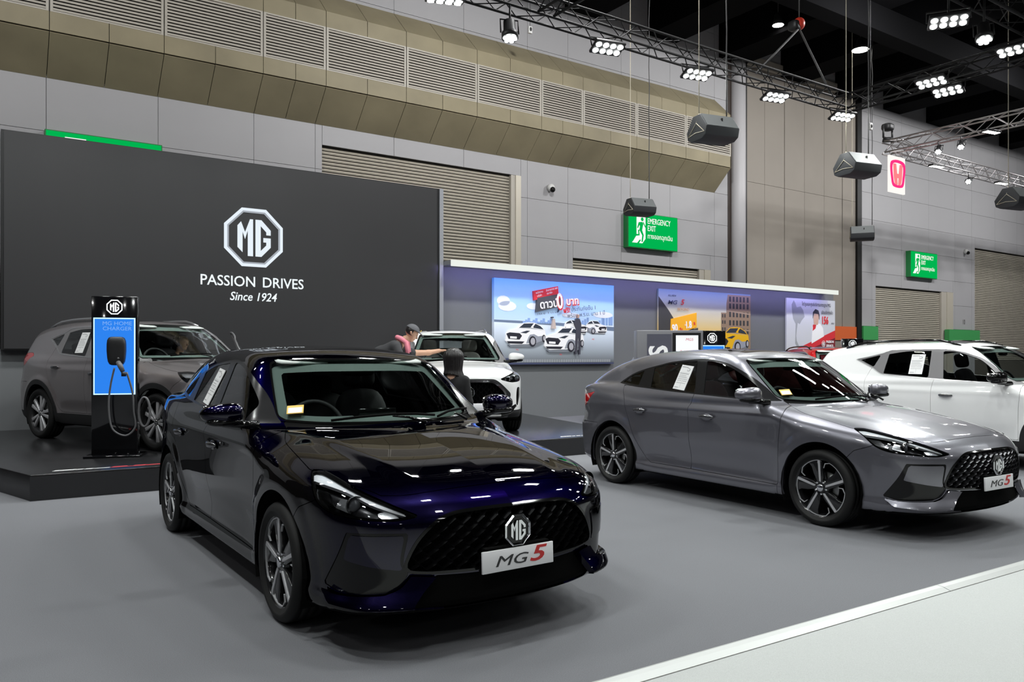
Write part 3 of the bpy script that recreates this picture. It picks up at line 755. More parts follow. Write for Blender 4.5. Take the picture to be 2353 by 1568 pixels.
S_SUV = dict(lo=-2.55, hi=2.4, top=1.72, arch=(1.36,.345,.405), floor=.26,
    windshield=mirror_poly([(0,1.110),(.3,1.107),(.52,1.104),(.70,1.102,1),(.725,1.15),(.69,1.25),(.575,1.515),(.53,1.548,1),(.3,1.560),(0,1.564)]),
    rear_window=mirror_poly([(0,1.25),(.55,1.25,1),(.58,1.32),(.51,1.48),(.46,1.515,1),(0,1.53)]), rwx=-1.6,
    sunroof=mirror_poly([(0,.02),(.42,.01,1),(.44,-.4),(.42,-.95,1),(0,-.97)]),
    dlo=[(-1.40,1.378,1),(-1.09,1.246),(-.918,1.160),(-.25,1.116),(.511,1.080),(.80,1.062),(.90,1.062,1),(.62,1.225),(.385,1.392),(.256,1.445),(.004,1.512),(-.278,1.526),(-.84,1.516),(-.985,1.468),(-1.2,1.418)],
    glass=[('quarter_window',[(-1.31,1.368,1),(-.998,1.440,1),(-1.075,1.268,1)]),
           ('rear_door_window',[(-.875,1.452,1),(-.60,1.49),(-.275,1.496,1),(-.252,1.132,1),(-.908,1.178,1)]),
           ('front_window',[(-.115,1.490,1),(-.049,1.118,1),(.3,1.10),(.66,1.088,1),(.55,1.225),(.375,1.368),(.24,1.425),(.05,1.482)])],
    trim='trim_grey', chrome='silver_rail',
    headlight=[(1.325,.940,1),(1.228,.855),(1.11,.805),(.80,.782),(.545,.826,1),(.75,.885),(.94,.922),(1.15,.948)],
    lamp_bits=[('daylight_strip',[(1.27,.93,1),(1.20,.885,1),(.92,.885,1),(.70,.855,1),(.60,.835,1),(.76,.888),(.95,.925),(1.15,.95)],-.012,'lamp_silver',.02),
               ('lamp_reflector',[(1.14,.86,1),(1.08,.82,1),(.96,.81,1),(1.0,.87,1)],-.025,'lamp_silver',.02),
               ('lamp_reflector',[(.90,.86,1),(.88,.80,1),(.76,.805,1),(.78,.85,1)],-.022,'chrome_dark',.02)],
    projectors=[(2.01,.76,.845,.03),(2.08,.66,.838,.028)],
    taillight=[(1.345,1.135,1),(1.22,1.185),(1.0,1.175),(.45,1.15,1),(.45,1.075,1),(1.0,1.05),(1.2,1.005),(1.285,1.05)], tx=-2.33,
    grille=mirror_poly([(0,.812),(.25,.810),(.385,.795),(.50,.715),(.575,.625),(.56,.545),(.45,.455,1),(.2,.435),(0,.432)]), grim=.03, grimkey='chrome_dark',
    bars=suv_bars,
    front_cuts=[
        ('grille_bezel',mirror_poly([(0,.835),(.26,.833),(.42,.815),(.60,.665),(.645,.60),(.60,.50),(.47,.42,1),(.2,.40),(0,.398)]),'f',.004,'rim_dark',.02,[]),
        ('corner_vent',[(1.07,.70,1),(.965,.70),(.93,.60),(.93,.45,1),(1.02,.42,1),(1.10,.55)],'c',-.012,'gloss_black',.02,[]),
        ('lower_intake',mirror_poly([(0,.375),(.4,.378),(.62,.41,1),(.74,.46,1),(.76,.42,1),(.66,.33),(.55,.30,1),(0,.285)]),'f',-.012,'gloss_black',.03,[]),
        ('skid_plate',mirror_poly([(0,.275),(.5,.278),(.62,.30,1),(.60,.25,1),(0,.24)]),'f',.002,'chrome_dark',.01,[]),
    ],
    cladding=.37,
    hood=mirror_poly([(0,2.175),(.3,2.16),(.46,2.12),(.58,2.065,1),(.72,1.89),(.772,1.62,1),(.755,1.3),(.71,1.0),(.675,.865,1),(.5,.965),(.25,1.055),(0,1.088)]),
    panels=[('rear_door',[(-1.10,1.26,1),(-1.16,1.10),(-1.15,.95),(-1.05,.78),(-.93,.60),(-.85,.43),(-.78,.385,1),(-.195,.385,1),(-.195,1.0),(-.165,1.12,1),(-.6,1.145),(-.918,1.166)]),
            ('front_door',[(-.195,.385,1),(.875,.385,1),(.885,.75),(.895,.97),(.86,1.06),(.80,1.07,1),(.3,1.096),(-.165,1.12,1),(-.195,1.0)]),
            ('front_fender',[(.875,.2,1),(.875,.385),(.885,.75),(.895,.97),(.86,1.06),(.88,1.10,1),(1.2,1.2,1),(1.9,1.2,1),(1.80,.85,1),(1.68,.78,1),(1.45,.5,1),(1.34,.2,1)])],
    fbx=1.5, rbx=-1.72, rbz=.78)
def make_suv():
    kit = Kit(); f = make_body(SUV); inn = carve(kit, f, S_SUV, .022)
    interior_parts(kit, inn, dict(dz=.11, xd=.80, xs=0., seat='seat', rvm=(.30,.02,1.46)))
    for s in (-1, 1):
        for sx in (1, -1): wheel_parts(kit, .345, .225, .25, 'spokes', 1.36*sx, s, .80)
        door_handle(kit, -.92, .908, .985, s); door_handle(kit, .0, .906, .905, s)
        mirror_parts(kit, .70, 1.01, 1.155, s, 1.1, 'mirror_paint')
        # roof rail
        xs = np.linspace(.05, -1.62, 13); z = []
        for x in xs:
            zz = np.linspace(1.75, 1.3, 200); v = f(np.full(200, x), np.full(200, .60), zz); z.append(zz[np.argmax(v < 0)])
        lift = .045*np.clip(np.minimum(np.arange(13), 12-np.arange(13))/1.6, 0, 1)
        r = MB(); r.tube([(x, s*.60, z_ + l) for x, z_, l in zip(xs, z, lift)], .016, 8); kit.mb('roof_rail', r, 'rail')
    badge_parts(kit, .085, .024, (2.285, 0, .64), (math.pi/2, 0, math.pi/2))
    P = number_plate(kit, 2.315, .43, .425, .105)
    wiper(kit, [surf_pt(f, y, z, .018) for y, z in ((-.42,1.122),(-.22,1.14),(0.,1.15),(.14,1.145))], [(1.08,.16,1.10),(1.05,.05,1.14),(1.03,-.05,1.155)])
    fin = MB(); fin.prism([(-1.45,1.60),(-1.62,1.66),(-1.66,1.66),(-1.66,1.58)], -.02, .02); kit.mb('antenna_fin', fin, 'gloss_black', bevel=.008)
    return kit, f
# ---------------------------------------------------------------- car materials
def paint(name, col, metal=.5, rough=.35, coat=1., flake=.0):
    m = mat(name, col, rough, metal, coat); m.node_tree.nodes['Principled BSDF'].inputs['Coat IOR'].default_value = 1.5
    return m
paint('paint_navy', (.0048,.0036,.020), 1., .30); paint('paint_grey', (.175,.174,.20), .72, .33); paint('paint_white', (.80,.80,.80), 0., .35)
paint('paint_taupe', (.30,.27,.275), .7, .32); paint('paint_red', (.45,.008,.010), .3, .32)
mat('gloss_black', (.004,.004,.004), .08, spec=.4); mat('trim_black', (.008,.008,.009), .2, spec=.4); mat('matte_black', (.003,.003,.003), .9, spec=.1); mat('plastic', (.020,.020,.021), .6, spec=.3); mat('grille_dark', (.13,.13,.137), .32, 1.)
mat('mesh_black', (.003,.003,.003), .9, spec=.05); mat('chrome', (.75,.76,.78), .10, 1.); mat('chrome_dark', (.28,.28,.29), .15, 1.); mat('machined', (.62,.62,.64), .38, .55)
mat('rim_black', (.012,.012,.013), .18, coat=.5); mat('rim_dark', (.03,.03,.032), .3, .5); mat('rubber', (.012,.012,.012), .6, spec=.3); mat('brake_steel', (.30,.30,.30), .35, 1.)
mat('handle', (.22,.22,.23), .15, .9); mat('mirror', (.8,.8,.8), .02, 1.)
mat('lamp_dark', (.02,.02,.022), .25, .6); mat('lamp_white', (.90,.92,.95), .3); mat('lamp_silver', (.55,.56,.58), .2, .8); mat('lamp_lens', (.25,.26,.28), .04, .3, coat=1.)
mat('tail_red', (.45,.006,.008), .12, coat=1.); mat('plate_white', (.78,.78,.80), .4); mat('ink_black', (.02,.02,.022), .4); mat('ink_red', (.55,.02,.02), .4)
mat('seat_fabric', (.010,.010,.011), .7); mat('seat_red', (.055,.012,.012), .6); mat('seat_light', (.45,.43,.40), .65); mat('interior_dark', (.012,.012,.013), .6); mat('headliner', (.50,.53,.51), .9); mat('dash', (.085,.10,.10), .65)
mat('sheet_white', (.80,.80,.80), .6); mat('sheet_yellow', (.85,.55,.12), .6); mat('silver_rail', (.55,.55,.56), .3, .9)
glass('windshield_glass', (.86,.92,.90)); glass('window_glass', (.70,.74,.73)); glass('roof_glass', (.06,.06,.065)); glass('lamp_glass', (.93,.94,.95))
mat('trim_grey', (.16,.155,.16), .4)
MATS['paint_navy'].node_tree.nodes['Principled BSDF'].inputs['Specular Tint'].default_value = (.06,.05,.20,1)
mat('pillar_trim', (.16,.20,.185), .8)
# ---------------------------------------------------------------- the exhibition hall
def px(u, v, Z):
    """point seen at pixel (u, v) at depth Z along the camera axis, in hall coordinates"""
    d = Vector((math.cos(YAW), math.sin(YAW), 0)); r = Vector((math.sin(YAW), -math.cos(YAW), 0))
    return d*Z + r*((u - 1176.5)/FOC*Z) + Vector((0, 0, CAM_H + (HORIZON - v)*Z/FOC))
def py(u, v, Y):
    d = Vector((math.cos(YAW), math.sin(YAW))); r = Vector((math.sin(YAW), -math.cos(YAW))); k = d + r*((u - 1176.5)/FOC)
    return px(u, v, Y/k.y)
def structure(o): o['kind'] = 'structure'; return o
mat('carpet_grey', (.158,.161,.174), .95, noise=(260,.28), bump=(420,.35)); mat('carpet_light', (.47,.485,.475), .95, noise=(240,.12), bump=(420,.3))
mat('aluminium', (.42,.43,.42), .5, .7); mat('wall_panel', (.36,.355,.365), .55, noise=(.5,.06)); mat('joint_dark', (.05,.045,.04), .9)
mat('soffit_panel', (.255,.220,.138), .6, noise=(1.1,.16)); mat('louvre_slat', (.43,.40,.345), .5); mat('shutter', (.52,.48,.40), .45, .2); mat('shutter_back', (.10,.09,.075), .8)
mat('partition', (.25,.223,.19), .6, noise=(.6,.07)); mat('ceiling_black', (.003,.003,.003), .9, spec=.05); mat('beam_black', (.004,.004,.0045), .9, spec=.05)
mat('column_grey', (.45,.44,.45), .5); mat('steel_brown', (.035,.025,.02), .6); mat('black_paint', (.006,.006,.006), .5)
mat('band_green', (.05,.32,.09), .5); mat('band_orange', (.62,.12,.03), .5)
# floors
EY = lambda x: 2.705 - .0305*x                                         # the carpet edge runs slightly askew
structure(MB().prism([(-26,EY(-26)),(46,EY(46)),(46,17.6),(-26,17.6)], -.12, 0, 'xy').build('floor', MATS['carpet_grey']))
structure(MB().prism([(-26,-26),(46,-26),(46,EY(46)-.09),(-26,EY(-26)-.09)], -.12, -.014, 'xy').build('floor_aisle', MATS['carpet_light']))
e = structure(empty('trim_1')); prof_ = MB().prism([(.0,-.02),(.0,.004),(-.012,.006),(-.045,.003),(-.088,-.010),(-.092,-.02)], 0, 2.996, 'yz').mesh('edge_profile', MATS['aluminium'])
for i in range(-5, 9):
    x_ = i*3 + 1.93; link('edge_profile', prof_, e, (x_, EY(x_), 0), (0, 0, math.atan(-.0305)))
# back wall: panels one by one on a dark backing
YW = 17.0
wall = structure(MB().box((-26, YW+.16, 0), (46, YW+.5, 12.4)).build('wall_back', MATS['joint_dark']))
DOORS = [(6.52,11.94,0,6.15),(13.69,19.21,0,4.13),(28.40,34.14,0,4.11),(36.01,41.6,0,6.14),(20.18,27.40,0,11.0)]
unit = MB().box((-.5,-.5,-.5),(.5,.5,.5)).mesh('wall_panel', MATS['wall_panel'])
def panel_rects(r):
    out = [r]
    for (a,b,c,d) in DOORS:
        nxt = []
        for (x0,x1,z0,z1) in out:
            if x1 <= a or x0 >= b or z1 <= c or z0 >= d: nxt.append((x0,x1,z0,z1)); continue
            if x0 < a: nxt.append((x0,a,z0,z1))
            if x1 > b: nxt.append((b,x1,z0,z1))
            if z1 > d: nxt.append((max(x0,a),min(x1,b),d,z1))
        out = nxt
    return out
XJ = [-6.6,-4.65,-2.7,-.75,1.195,3.12,5.01,6.36,8.285,10.2,12.15,13.51,15.46,17.43,19.40,20.18,27.40,28.14,30.18,32.21,34.30,35.73,37.83,39.92,42.0,44]
ZJ = [.56,1.57,2.57,3.57,4.59,5.60,6.59,7.59,8.59,9.59,10.59,11.59,12.4]
for i in range(len(XJ)-1):
    for j in range(len(ZJ)-1):
        if XJ[i+1] < 20 and ZJ[j+1] < 3.4: continue                      # behind the booth wall
        for (x0,x1,z0,z1) in panel_rects((XJ[i],XJ[i+1],ZJ[j],ZJ[j+1])):
            g = .009
            if x1-x0 < .05 or z1-z0 < .05: continue
            o = link('wall_panel', unit, wall, ((x0+x1)/2, YW+.02, (z0+z1)/2)); o.scale = (x1-x0-g, .05, z1-z0-g)
# the other hall walls, unseen; left and front darkened to keep car reflections dark
structure(MB().box((-26.4,-26,0),(-26,17.5,12.4)).build('wall_left', mat('unseen_wall_dark', (.05,.05,.055), .9))); structure(MB().box((46,-26,0),(46.4,17.5,12.4)).build('wall_right', MATS['wall_panel']))
structure(MB().box((-26.4,-26.4,0),(46.4,-26,12.4)).build('wall_front', MATS['unseen_wall_dark']))
ceil = structure(MB().box((-26.4,-26.4,12.4),(46.4,17.5,12.6)).build('ceiling', MATS['ceiling_black']))
for i in range(20):
    x = -14.5 + 3.1*i
    MB().box((x,-26,10.9),(x+1.15,YW-.01,12.38)).build('ceiling_beam', MATS['beam_black'], ceil)
for y in (-18,-8,2,12): MB().box((-26,y,10.2),(46,y+.5,10.9)).build('ceiling_beam', MATS['beam_black'], ceil)
# soffit with louvres
sof = structure(empty('trim_2'))
YF = 16.337; X0, X1 = -7.0, 19.40
prof = [(YW,6.59),(YF+.02,7.22),(YF,7.25),(YF,7.59),(YF+.03,7.59),(YF+.03,8.52),(YF,8.52),(YF,8.86),(YW,9.52)]
SJ = [-6.9,-4.65,-2.7,-.75,1.20,2.16,3.11,4.06,5.01,5.69,6.36,7.32,8.28,9.23,10.19,11.16,12.13,12.82,13.51,14.48,15.45,16.43,17.42,18.40,X1]
for a, b in zip(SJ[:-1], SJ[1:]):
    for (y0,z0),(y1,z1) in ((prof[0],prof[1]),(prof[2],prof[3]),(prof[6],prof[7]),(prof[7],prof[8])):
        n = Vector((0, z1-z0, -(y1-y0))).normalized()*.03; n = -n if n.y < 0 else n
        m = MB(); g = .006
        q = [(y0,z0),(y1,z1),(y1+n.y,z1+n.z),(y0+n.y,z0+n.z)]
        m.prism(q, a+g, b-g, 'yz').build('soffit_panel', MATS['soffit_panel'], sof)
m = MB().prism([(YW-.005,6.66),(YF+.07,7.25),(YF+.07,8.86),(YW-.005,9.45)], X0+.05, X1-.03, 'yz').build('soffit_core', MATS['joint_dark'], sof)
MB().prism([(YW-.004,6.59),(YF,7.25),(YF,8.86),(YW-.004,9.52)], X1-.03, X1, 'yz').build('soffit_end', MATS['soffit_panel'], sof)
LJ = [-6.9,-4.65,-2.7,-.75,1.20,3.11,5.01,6.36,8.28,10.19,12.13,13.51,15.45,17.42,X1]
slat = MB().prism([(-.030,-.021),(-.012,.024),(.0,.024),(-.018,-.021)], -.5, .5, 'yz').mesh('louvre_slat', MATS['louvre_slat'])
for a, b in zip(LJ[:-1], LJ[1:]):
    fr = MB(); fr.box((a+.01,YF-.004,7.59),(a+.055,YF+.06,8.52)); fr.box((b-.055,YF-.004,7.59),(b-.01,YF+.06,8.52)); fr.box((a+.055,YF-.004,7.59),(b-.055,YF+.06,7.615)); fr.box((a+.055,YF-.004,8.49),(b-.055,YF+.06,8.52))
    lv = fr.build('louvre', MATS['louvre_slat'], sof)
    for k in range(14):
        o = link('louvre_slat', slat, lv, ((a+b)/2, YF+.03, 7.645 + k*.0625)); o.scale = (b-a-.11, 1, 1)
# roller shutters
half = [(-.039,.0),(-.039,.006),(-.02,-.012+.006),(0,-.018),(.02,-.006),(.039,.006),(.039,.0)]
sl = MB().prism([(y, z) for z, y in half], -.5, .5, 'yz').mesh('shutter_slat', MATS['shutter'])
for n, (a, b, z0, z1, low, jamb) in enumerate([(6.52,11.94,0,6.15,3.2,.30),(13.69,19.21,0,4.13,3.2,.49),(28.40,34.14,0,4.11,1.3,.90),(36.01,41.6,0,6.14,1.3,.3)]):
    d = structure(MB().box((a,YW+.10,0),(b,YW+.14,z1)).build('door_%d' % (n+1), MATS['shutter_back']))
    k = 0
    while low + k*.078 < z1 - .05:
        o = link('shutter_slat', sl, d, ((a+b-jamb)/2, YW+.10, low + k*.078)); o.scale = (b-jamb-a-.02, 1, 1); k += 1
    MB().box((b-jamb,YW+.005,0),(b-jamb*.55,YW+.10,z1)).build('guide_rail', MATS['louvre_slat'], d); MB().box((b-jamb*.55,YW-.02,0),(b,YW+.04,z1)).build('jamb', MATS['shutter'], d)
# movable partition wall, column and black strips
pt = structure(MB().box((20.90,YW+.08,0),(27.12,YW+.14,11.0)).build('wall_partition', MATS['joint_dark']))
PJ = [20.88,21.89,22.95,24.05,25.19,26.30,27.12]
for a, b, g in zip(PJ[:-1], PJ[1:], (.008,.03,.008,.008,.03,.008)):
    for z0, z1 in ((0,7.15),(7.16,10.95)): MB().box((a+.006,YW+.02,z0),(b-g,YW+.09,z1)).build('partition_panel', MATS['partition'], pt)
MB().box((20.9,YW-.02,2.02),(27.12,YW+.015,2.52)).build('painted_band', MATS['band_orange'], pt)
MB().box((20.9,YW-.10,10.95),(27.1,YW+.1,11.25)).build('head_rail', MATS['shutter'], pt)
st = structure(empty('trim_3'))
MB().box((20.02,YW-.02,0),(20.20,YW+.1,12.4)).build('steel_strip', MATS['steel_brown'], st); MB().box((20.72,YW-.06,0),(20.90,YW+.1,12.4)).build('steel_strip', MATS['black_paint'], st); MB().box((27.12,YW-.06,0),(27.40,YW+.1,12.4)).build('steel_strip', MATS['black_paint'], st)
col = structure(MB().lathe([(.27,0),(.27,12.4)], 28, 'z', c=(20.46,YW-.02,0)).build('trim_4', MATS['column_grey']))
tag(MB().box((27.41,YW-.12,2.05),(28.38,YW+.0,2.56)).build('cable_trunking', MATS['band_green']), 'green box section fixed low on the wall beside the black column strip', 'trunking')
g = MB().box((33.42,YW-.22,2.09),(36.00,YW-.03,2.55)); tag(g.build('cable_trunking', MATS['band_green']), 'green box section across the jamb under the wall number 10', 'trunking')
t = text('10', .30, 'bay_number', MATS['joint_dark'], None, (35.05, YW-.008, 2.80), (math.pi/2,0,0), align='CENTER', sx=.8); tag(t, 'dark wall number 10 painted between two roller shutters', 'number')
# emergency exit signs
emis('sign_green', (.0,.42,.075), 1.0); emis('sign_white', (1,1,.95), .95); mat('sign_side', (.015,.20,.05), .4)
def circle(c, r, n=14): return [(c[0]+r*math.cos(2*math.pi*k/n), c[1]+r*math.sin(2*math.pi*k/n)) for k in range(n)]
def exit_sign(x, z, label):
    w, h, dp = 2.0, 1.02, .20
    s = tag(MB().box((-w/2,-dp,0),(w/2,-.0,h)).build('exit_sign', MATS['sign_side'], None, (x, YW, z)), label, 'sign', 'emergency exit signs on the hall wall')
    MB().box((-w/2+.02,-dp-.012,.02),(w/2-.02,-dp,h-.02)).build('sign_face', MATS['sign_green'], s)
    y = -dp-.014
    f = MB(); f.prism([(-.80,.20),(-.68,.36),(-.68,.92),(-.33,.92),(-.33,.28),(-.45,.14),(-.58,.14),(-.50,.24),(-.56,.24),(-.66,.14),(-.86,.14)], y, y+.004); f.build('pictogram', MATS['sign_white'], s)
    m = MB(); y2 = y-.003
    m.prism(circle((-.46,.835),.055), y2, y2+.003)
    for pl in ([(-.60,.74),(-.46,.76),(-.42,.70),(-.47,.50),(-.58,.50),(-.55,.62)], [(-.44,.74),(-.34,.60),(-.31,.62),(-.42,.77)], [(-.60,.74),(-.66,.58),(-.63,.56),(-.55,.70)],
               [(-.47,.53),(-.40,.38),(-.44,.18),(-.49,.18),(-.46,.37),(-.56,.50)], [(-.58,.52),(-.56,.36),(-.70,.34),(-.70,.39),(-.61,.40),(-.63,.52)]):
        m.prism(pl, y2, y2+.003)
    m.build('running_figure', MATS['sign_green'], s)
    for body, sz, zz in (('EMERGENCY', .235, .73), ('EXIT', .235, .52), ('ทางออกฉุกเฉิน', .20, .30)):
        text(body, sz, 'lettering', MATS['sign_white'], s, (-.25, y, zz), (math.pi/2,0,0), sx=.70 if body[0] == 'E' else .86, bold=.0)
    return s
exit_sign(16.55, 4.56, 'green lit EMERGENCY EXIT sign behind the smaller hanging speaker'); exit_sign(31.5, 4.57, 'green lit EMERGENCY EXIT sign above the low roller shutter on the right'); exit_sign(2.16, 4.57, 'green sign box peeking out above the top edge of the big dark screen')
# dome cameras and detectors
mat('white_plastic', (.62,.62,.60), .4)
for (u, v, lab) in ((1262,433,'small white dome camera on the wall between the shutter and the exit sign'), (2216,579,'small white dome camera high on the wall right of the far exit sign')):
    p = py(u, v, YW); c = empty('dome_camera', (p.x, YW-.0, p.z), 0, lab, 'camera')
    MB().lathe([(.10,0),(.10,-.12),(.07,-.14)], 20, 'y').build('camera_base', MATS['white_plastic'], c); MB().ball((0,-.15,-.06), .075, 14, 10).build('camera_dome', MATS['gloss_black'], c)
# ---------------------------------------------------------------- the booth: stage, screen wall, poster wall
mat('stage_black', (.014,.014,.015), .22, noise=(3,.2), bump=(300,.05)); mat('stage_side', (.018,.018,.02), .5); mat('booth_grey', (.150,.158,.165), .75); mat('booth_trim', (.25,.26,.28), .5)
mat('screen_black', (.012,.012,.0125), .42, emit=(.02,.02,.022), estr=.5); mat('frame_black', (.008,.008,.009), .4)
emis('screen_logo', (.80,.88,.95), .95); emis('screen_logo_dim', (.50,.54,.60), .7); emis('screen_text', (.85,.93,.97), 1.0)
YB = 14.78
stage = tag(MB().prism([(.5,9.05),(8.35,8.85),(9.75,14.77),(-1.1,14.77)], 0, .255, 'xy').build('display_stage', MATS['stage_black'], bevel=.006), 'low black display stage under the two SUVs before the dark screen', 'stage')
m_ = MB(); m_.prism([(.5,9.05),(8.35,8.85),(8.352,8.846),(.498,9.046)], .0, .235, 'xy'); m_.build('stage_fascia', MATS['stage_side'], stage)
mat('decal_white', (.75,.75,.75), .5); mat('decal_red', (.55,.05,.06), .5)
def decal(x0, y0, ang, sc, lab):
    """strip of slanted white and red marks along the stage edge"""
    e = empty('stage_lettering', (x0, y0, .2555), ang, lab, 'lettering')
    for a, b, h, k in ((0,.09,.9,'w'),(.10,.17,.9,'w'),(.18,.24,.9,'w'),(.25,.31,.9,'w'),(.33,.43,.7,'w'),(.46,.58,.7,'w'),(.60,.83,.45,'w'),(.85,1.07,1,'r'),(1.08,1.17,.4,'r'),(1.18,1.38,1,'r'),(1.40,1.88,.8,'r'),(1.92,1.99,1.4,'w')):
        a, b, h = a*sc, b*sc, h*.10*sc
        MB().prism([(a,0),(b,0),(b+h*.6,h),(a+h*.6,h)], 0, .002, 'xy').build('stripe', MATS['decal_white' if k == 'w' else 'decal_red'], e)
decal(.70, 9.22, -.03, .62, 'white and red lettering strip along the stage edge at the charger')
decal(7.05, 9.03, -.03, .62, 'white and red lettering strip along the stage edge behind the grey sedan')
# walls
structure(MB().box((-2.6,YB,0),(8.25,YB+.25,1.53)).build('wall_booth_base', MATS['booth_grey'])); structure(MB().box((-2.6,YB-.0,1.53),(.38,YB+.25,4.86)).build('wall_booth_left', MATS['booth_trim']))
bw = structure(MB().box((8.25,YB,0),(22.35,YB+.2,3.42)).build('wall_booth', MATS['booth_grey']))
scr = empty('led_screen', (0,0,0), 0, 'large dark screen wall with lit octagon logo and slogan', 'screen')
MB().box((.42,14.60,1.52),(8.16,14.86,4.945)).build('screen_frame', MATS['frame_black'], scr)
MB().box((.46,14.585,1.54),(8.10,14.60,4.93)).build('screen_face', MATS['screen_black'], scr)
MB().box((8.16,14.57,1.52),(8.25,14.86,4.945)).build('screen_edge', MATS['booth_trim'], scr)
pl, rg, a, b = octagon_badge(.53, .014, .155)
c = (4.30, 14.584, 3.585)
for n, q, k in (('logo_ring', rg, 'screen_logo'), ('logo_letter', a, 'screen_logo'), ('logo_letter', b, 'screen_logo')): q.build(n, MATS[k], scr, c, (math.pi/2,0,0))
inner = MB(); o_ = [(x*.53*.90, y*.53*.90) for x, y in OCT]; i_ = [(x*.53*.845, y*.53*.845) for x, y in OCT]
inner.add([(*p,.0145) for p in o_] + [(*p,.0145) for p in i_], [(k,(k+1)%8,8+(k+1)%8,8+k) for k in range(8)]); inner.build('logo_shade', MATS['screen_logo_dim'], scr, c, (math.pi/2,0,0))
text('PASSION', .262, 'slogan', MATS['screen_text'], scr, (3.355, 14.58, 2.69), (math.pi/2,0,0), bold=.002, sx=.95); text('DRIVES', .262, 'slogan', MATS['screen_text'], scr, (5.235, 14.58, 2.69), (math.pi/2,0,0), align='RIGHT', bold=.002, sx=.95)
text('Since', .215, 'slogan', MATS['screen_text'], scr, (3.865, 14.58, 2.435), (math.pi/2,0,0), shear=.22, sx=.90, bold=.002); text('1924', .215, 'slogan', MATS['screen_text'], scr, (4.71, 14.58, 2.435), (math.pi/2,0,0), align='RIGHT', shear=.22, sx=.90, bold=.002)
# lit canopy over the poster wall
emis('canopy_white', (.95,1.0,.93), .82); emis('led_violet', (.46,.42,1.0), 42.)
cn = tag(MB().box((8.26,14.28,3.335),(21.82,14.78,3.425)).build('light_canopy', MATS['booth_trim']), 'white lit canopy running along the top of the poster wall', 'canopy')
MB().box((8.26,14.255,3.30),(21.82,14.282,3.43)).build('canopy_front', MATS['canopy_white'], cn)
for i in range(9): MB().box((8.30+1.49*i,14.283,3.308),(8.30+1.49*i+1.45,14.298,3.330)).build('led_strip', MATS['led_violet'], cn)
# ---- posters
def print_mat(name, col, emit=.0): return mat(name, col, .45, emit=col if emit else None, estr=emit)
def grad_mat(name, stops, z0, z1, emit=.0):
    if name in MATS: return MATS[name]
    m = bpy.data.materials.new(name); N, L = nodes_of(m); b = N['Principled BSDF']; b.inputs['Roughness'].default_value = .45
    tc = N.new('ShaderNodeTexCoord'); sx = N.new('ShaderNodeSeparateXYZ'); mr = N.new('ShaderNodeMapRange'); mr.inputs[1].default_value = z0; mr.inputs[2].default_value = z1
    cr = N.new('ShaderNodeValToRGB'); L.new(tc.outputs['Object'], sx.inputs[0]); L.new(sx.outputs['Z'], mr.inputs[0]); L.new(mr.outputs[0], cr.inputs[0])
    while len(cr.color_ramp.elements) < len(stops): cr.color_ramp.elements.new(.5)
    for e_, (p, c_) in zip(cr.color_ramp.elements, stops): e_.position = p; e_.color = (*c_, 1)
    L.new(cr.outputs[0], b.inputs['Base Color'])
    if emit: L.new(cr.outputs[0], b.inputs['Emission Color']); b.inputs['Emission Strength'].default_value = emit
    MATS[name] = m; return m
class Poster:
    def __init__(s, x0, x1, z0, z1, th, base, label, name='poster', frame=None):
        s.w, s.h, s.n = x1-x0, z1-z0, 0
        s.root = tag(MB().box((0,-th,0),(s.w,0,s.h)).build(name, base, None, (x0, YB-.015, z0)), label, 'poster'); s.y = -th
    def shape(s, polys, m, name='print'):
        s.n += 1; y = s.y - .0012*s.n
        for p in polys: MB().prism([(a*s.w, c*s.h) for a, c in p], y, s.y).build(name, m, s.root)
    def txt(s, body, a, c, size, m, rot=0., **k):
        s.n += 1; o = text(body, size, 'lettering', m, s.root, (a*s.w, s.y - .0012*s.n - .002, c*s.h), (math.pi/2, 0, 0), ext=.001, **k)
        o.rotation_euler = Euler((math.pi/2, -rot, 0)); return o
W_ = print_mat('print_white', (.80,.80,.80), .18); RD = print_mat('print_red', (.60,.03,.04), .15); NV = print_mat('print_navy', (.05,.06,.12), .1); INK = print_mat('print_ink', (.06,.06,.08)); SKIN = print_mat('print_skin', (.65,.42,.32)); GY = print_mat('print_grey', (.38,.40,.42)); YE = print_mat('print_orange', (.80,.38,.02), .2); DK = print_mat('print_charcoal', (.07,.07,.08), .1)
